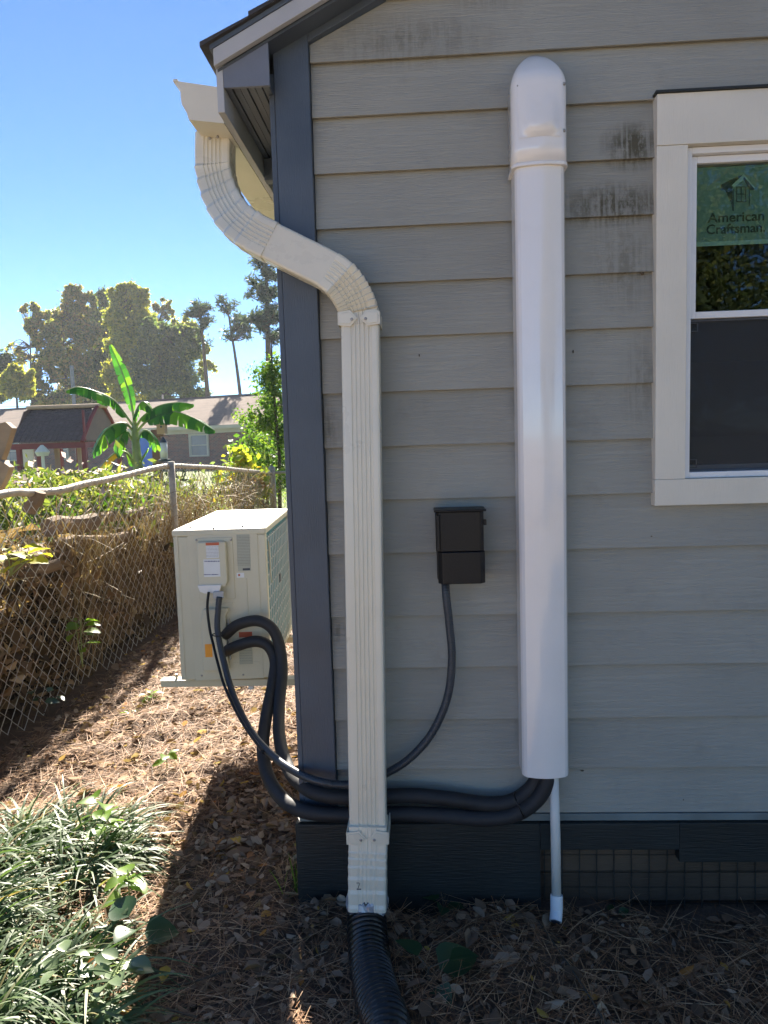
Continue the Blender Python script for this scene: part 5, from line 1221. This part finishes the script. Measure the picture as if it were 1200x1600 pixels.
def pine(px, Yd, items, label, size=.40, tr=.28, lean=0):
    s = Yd/FPX; b = P(px, 700, Y=Yd); e = empty('pine_tree', (b.x, Yd, 0), label, 'tree', gp_); acc = []; m = MB()
    ztop = P(px, min(i[1] for i in items)-6, Y=Yd).z; tpx = items[0][0]; tpt = P(tpx, items[0][1], Y=Yd)
    trunk = spline([Vector((b.x, Yd, 0)), Vector(((b.x*.6+tpt.x*.4), Yd, tpt.z*.55)), Vector((tpt.x, Yd, tpt.z))], 8); m.tube(trunk, lambda i, t: tr*(1-.72*t), 8)
    for (x, y, rx, ry, n) in items:
        c = P(x, y, Y=Yd); C0 = np.array([c.x, Yd, c.z]); k = max(4, n//45)
        cc = C0+unit(rng.normal(size=(k, 3)))*rng.uniform(.3, 1, (k, 1))*np.array([rx*s, rx*s, ry*s]); j = rng.integers(0, k, n)
        D = unit(rng.normal(size=(n, 3))*np.array([1, 1, .55])+np.array([0, 0, .25])); Q = cc[j]+D*rng.uniform(.05, .75, (n, 1))*size*1.7
        acc.append(leaf_cards(Q, size*.8, .30, svar=.3, direc=D))
        tk = min(range(len(trunk)), key=lambda i: abs(trunk[i].z-(c.z-ry*s*.7)))
        for q in cc[:12]: m.tube([trunk[tk], trunk[tk].lerp(Vector(q), .55)+Vector((0, 0, -.1)), Vector(q)], lambda i, t: tr*.26*(1-.8*t), 5)
    V, F = merge(acc); raw('crown', V, F, M['lf_pine'], e); m.build('trunk', M['bark'], e, smooth=True)
pine(331, 62, [(312, 482, 18, 10, 900), (300, 492, 12, 8, 300), (318, 500, 14, 8, 420), (322, 515, 10, 7, 180), (328, 535, 7, 7, 70)], 'umbrella crowned pine with a bare trunk, leftmost of the pines')
pine(385, 58, [(355, 478, 14, 10, 360), (370, 505, 18, 12, 600), (385, 520, 18, 12, 560), (366, 522, 18, 9, 360), (348, 470, 8, 7, 120)], 'slender leaning pine between the umbrella pine and the tall one', tr=.2)
pine(424, 48, [(415, 395, 24, 14, 900), (405, 412, 16, 10, 450), (425, 430, 20, 14, 700), (398, 445, 14, 10, 350), (415, 460, 26, 16, 1200), (425, 490, 26, 18, 1200), (405, 505, 20, 14, 700), (430, 525, 20, 14, 700), (390, 500, 12, 8, 200), (440, 380, 16, 12, 400)], 'tallest dense pine half hidden behind the house corner', size=.36)
# garden trees on the camera's side of the house, mirrored in the window
gm = 'garden trees facing the window wall'
for i, (x, y, r, h, lab) in enumerate(((3.6, -8.5, 2.1, 6.2, 'broad leafy tree mirrored at the left of the window glass'), (7.2, -8.5, 2.6, 7.0, 'second leafy tree mirrored in the glass, behind the first'), (11.5, -6, 2.8, 7.2, 'far right leafy tree facing the window wall'))):
    cl_ = [(random.uniform(-1, 1)*r*.6, random.uniform(-1, 1)*r*.6, h*f, r*.75, r*.75, h*.20, 3600) for f in (.25, .42, .5, .62, .7, .85)]
    tree((x, y), h, cl_, 'lf_green', 0.09, lab, gm, .16)

# ------------------------------------------------------------------ thin autumn air
hz, hnt, ho = newmat('haze_air'); pv = hnt.nodes.new('ShaderNodeVolumePrincipled'); pv.inputs['Density'].default_value = .0005; pv.inputs['Color'].default_value = (.86, .92, 1, 1); pv.inputs['Anisotropy'].default_value = .3
hnt.links.new(pv.outputs[0], ho.inputs['Volume'])
tag(MB().box(-110, 70, -25, 130, -1, 24).build('haze', hz), kind='stuff')
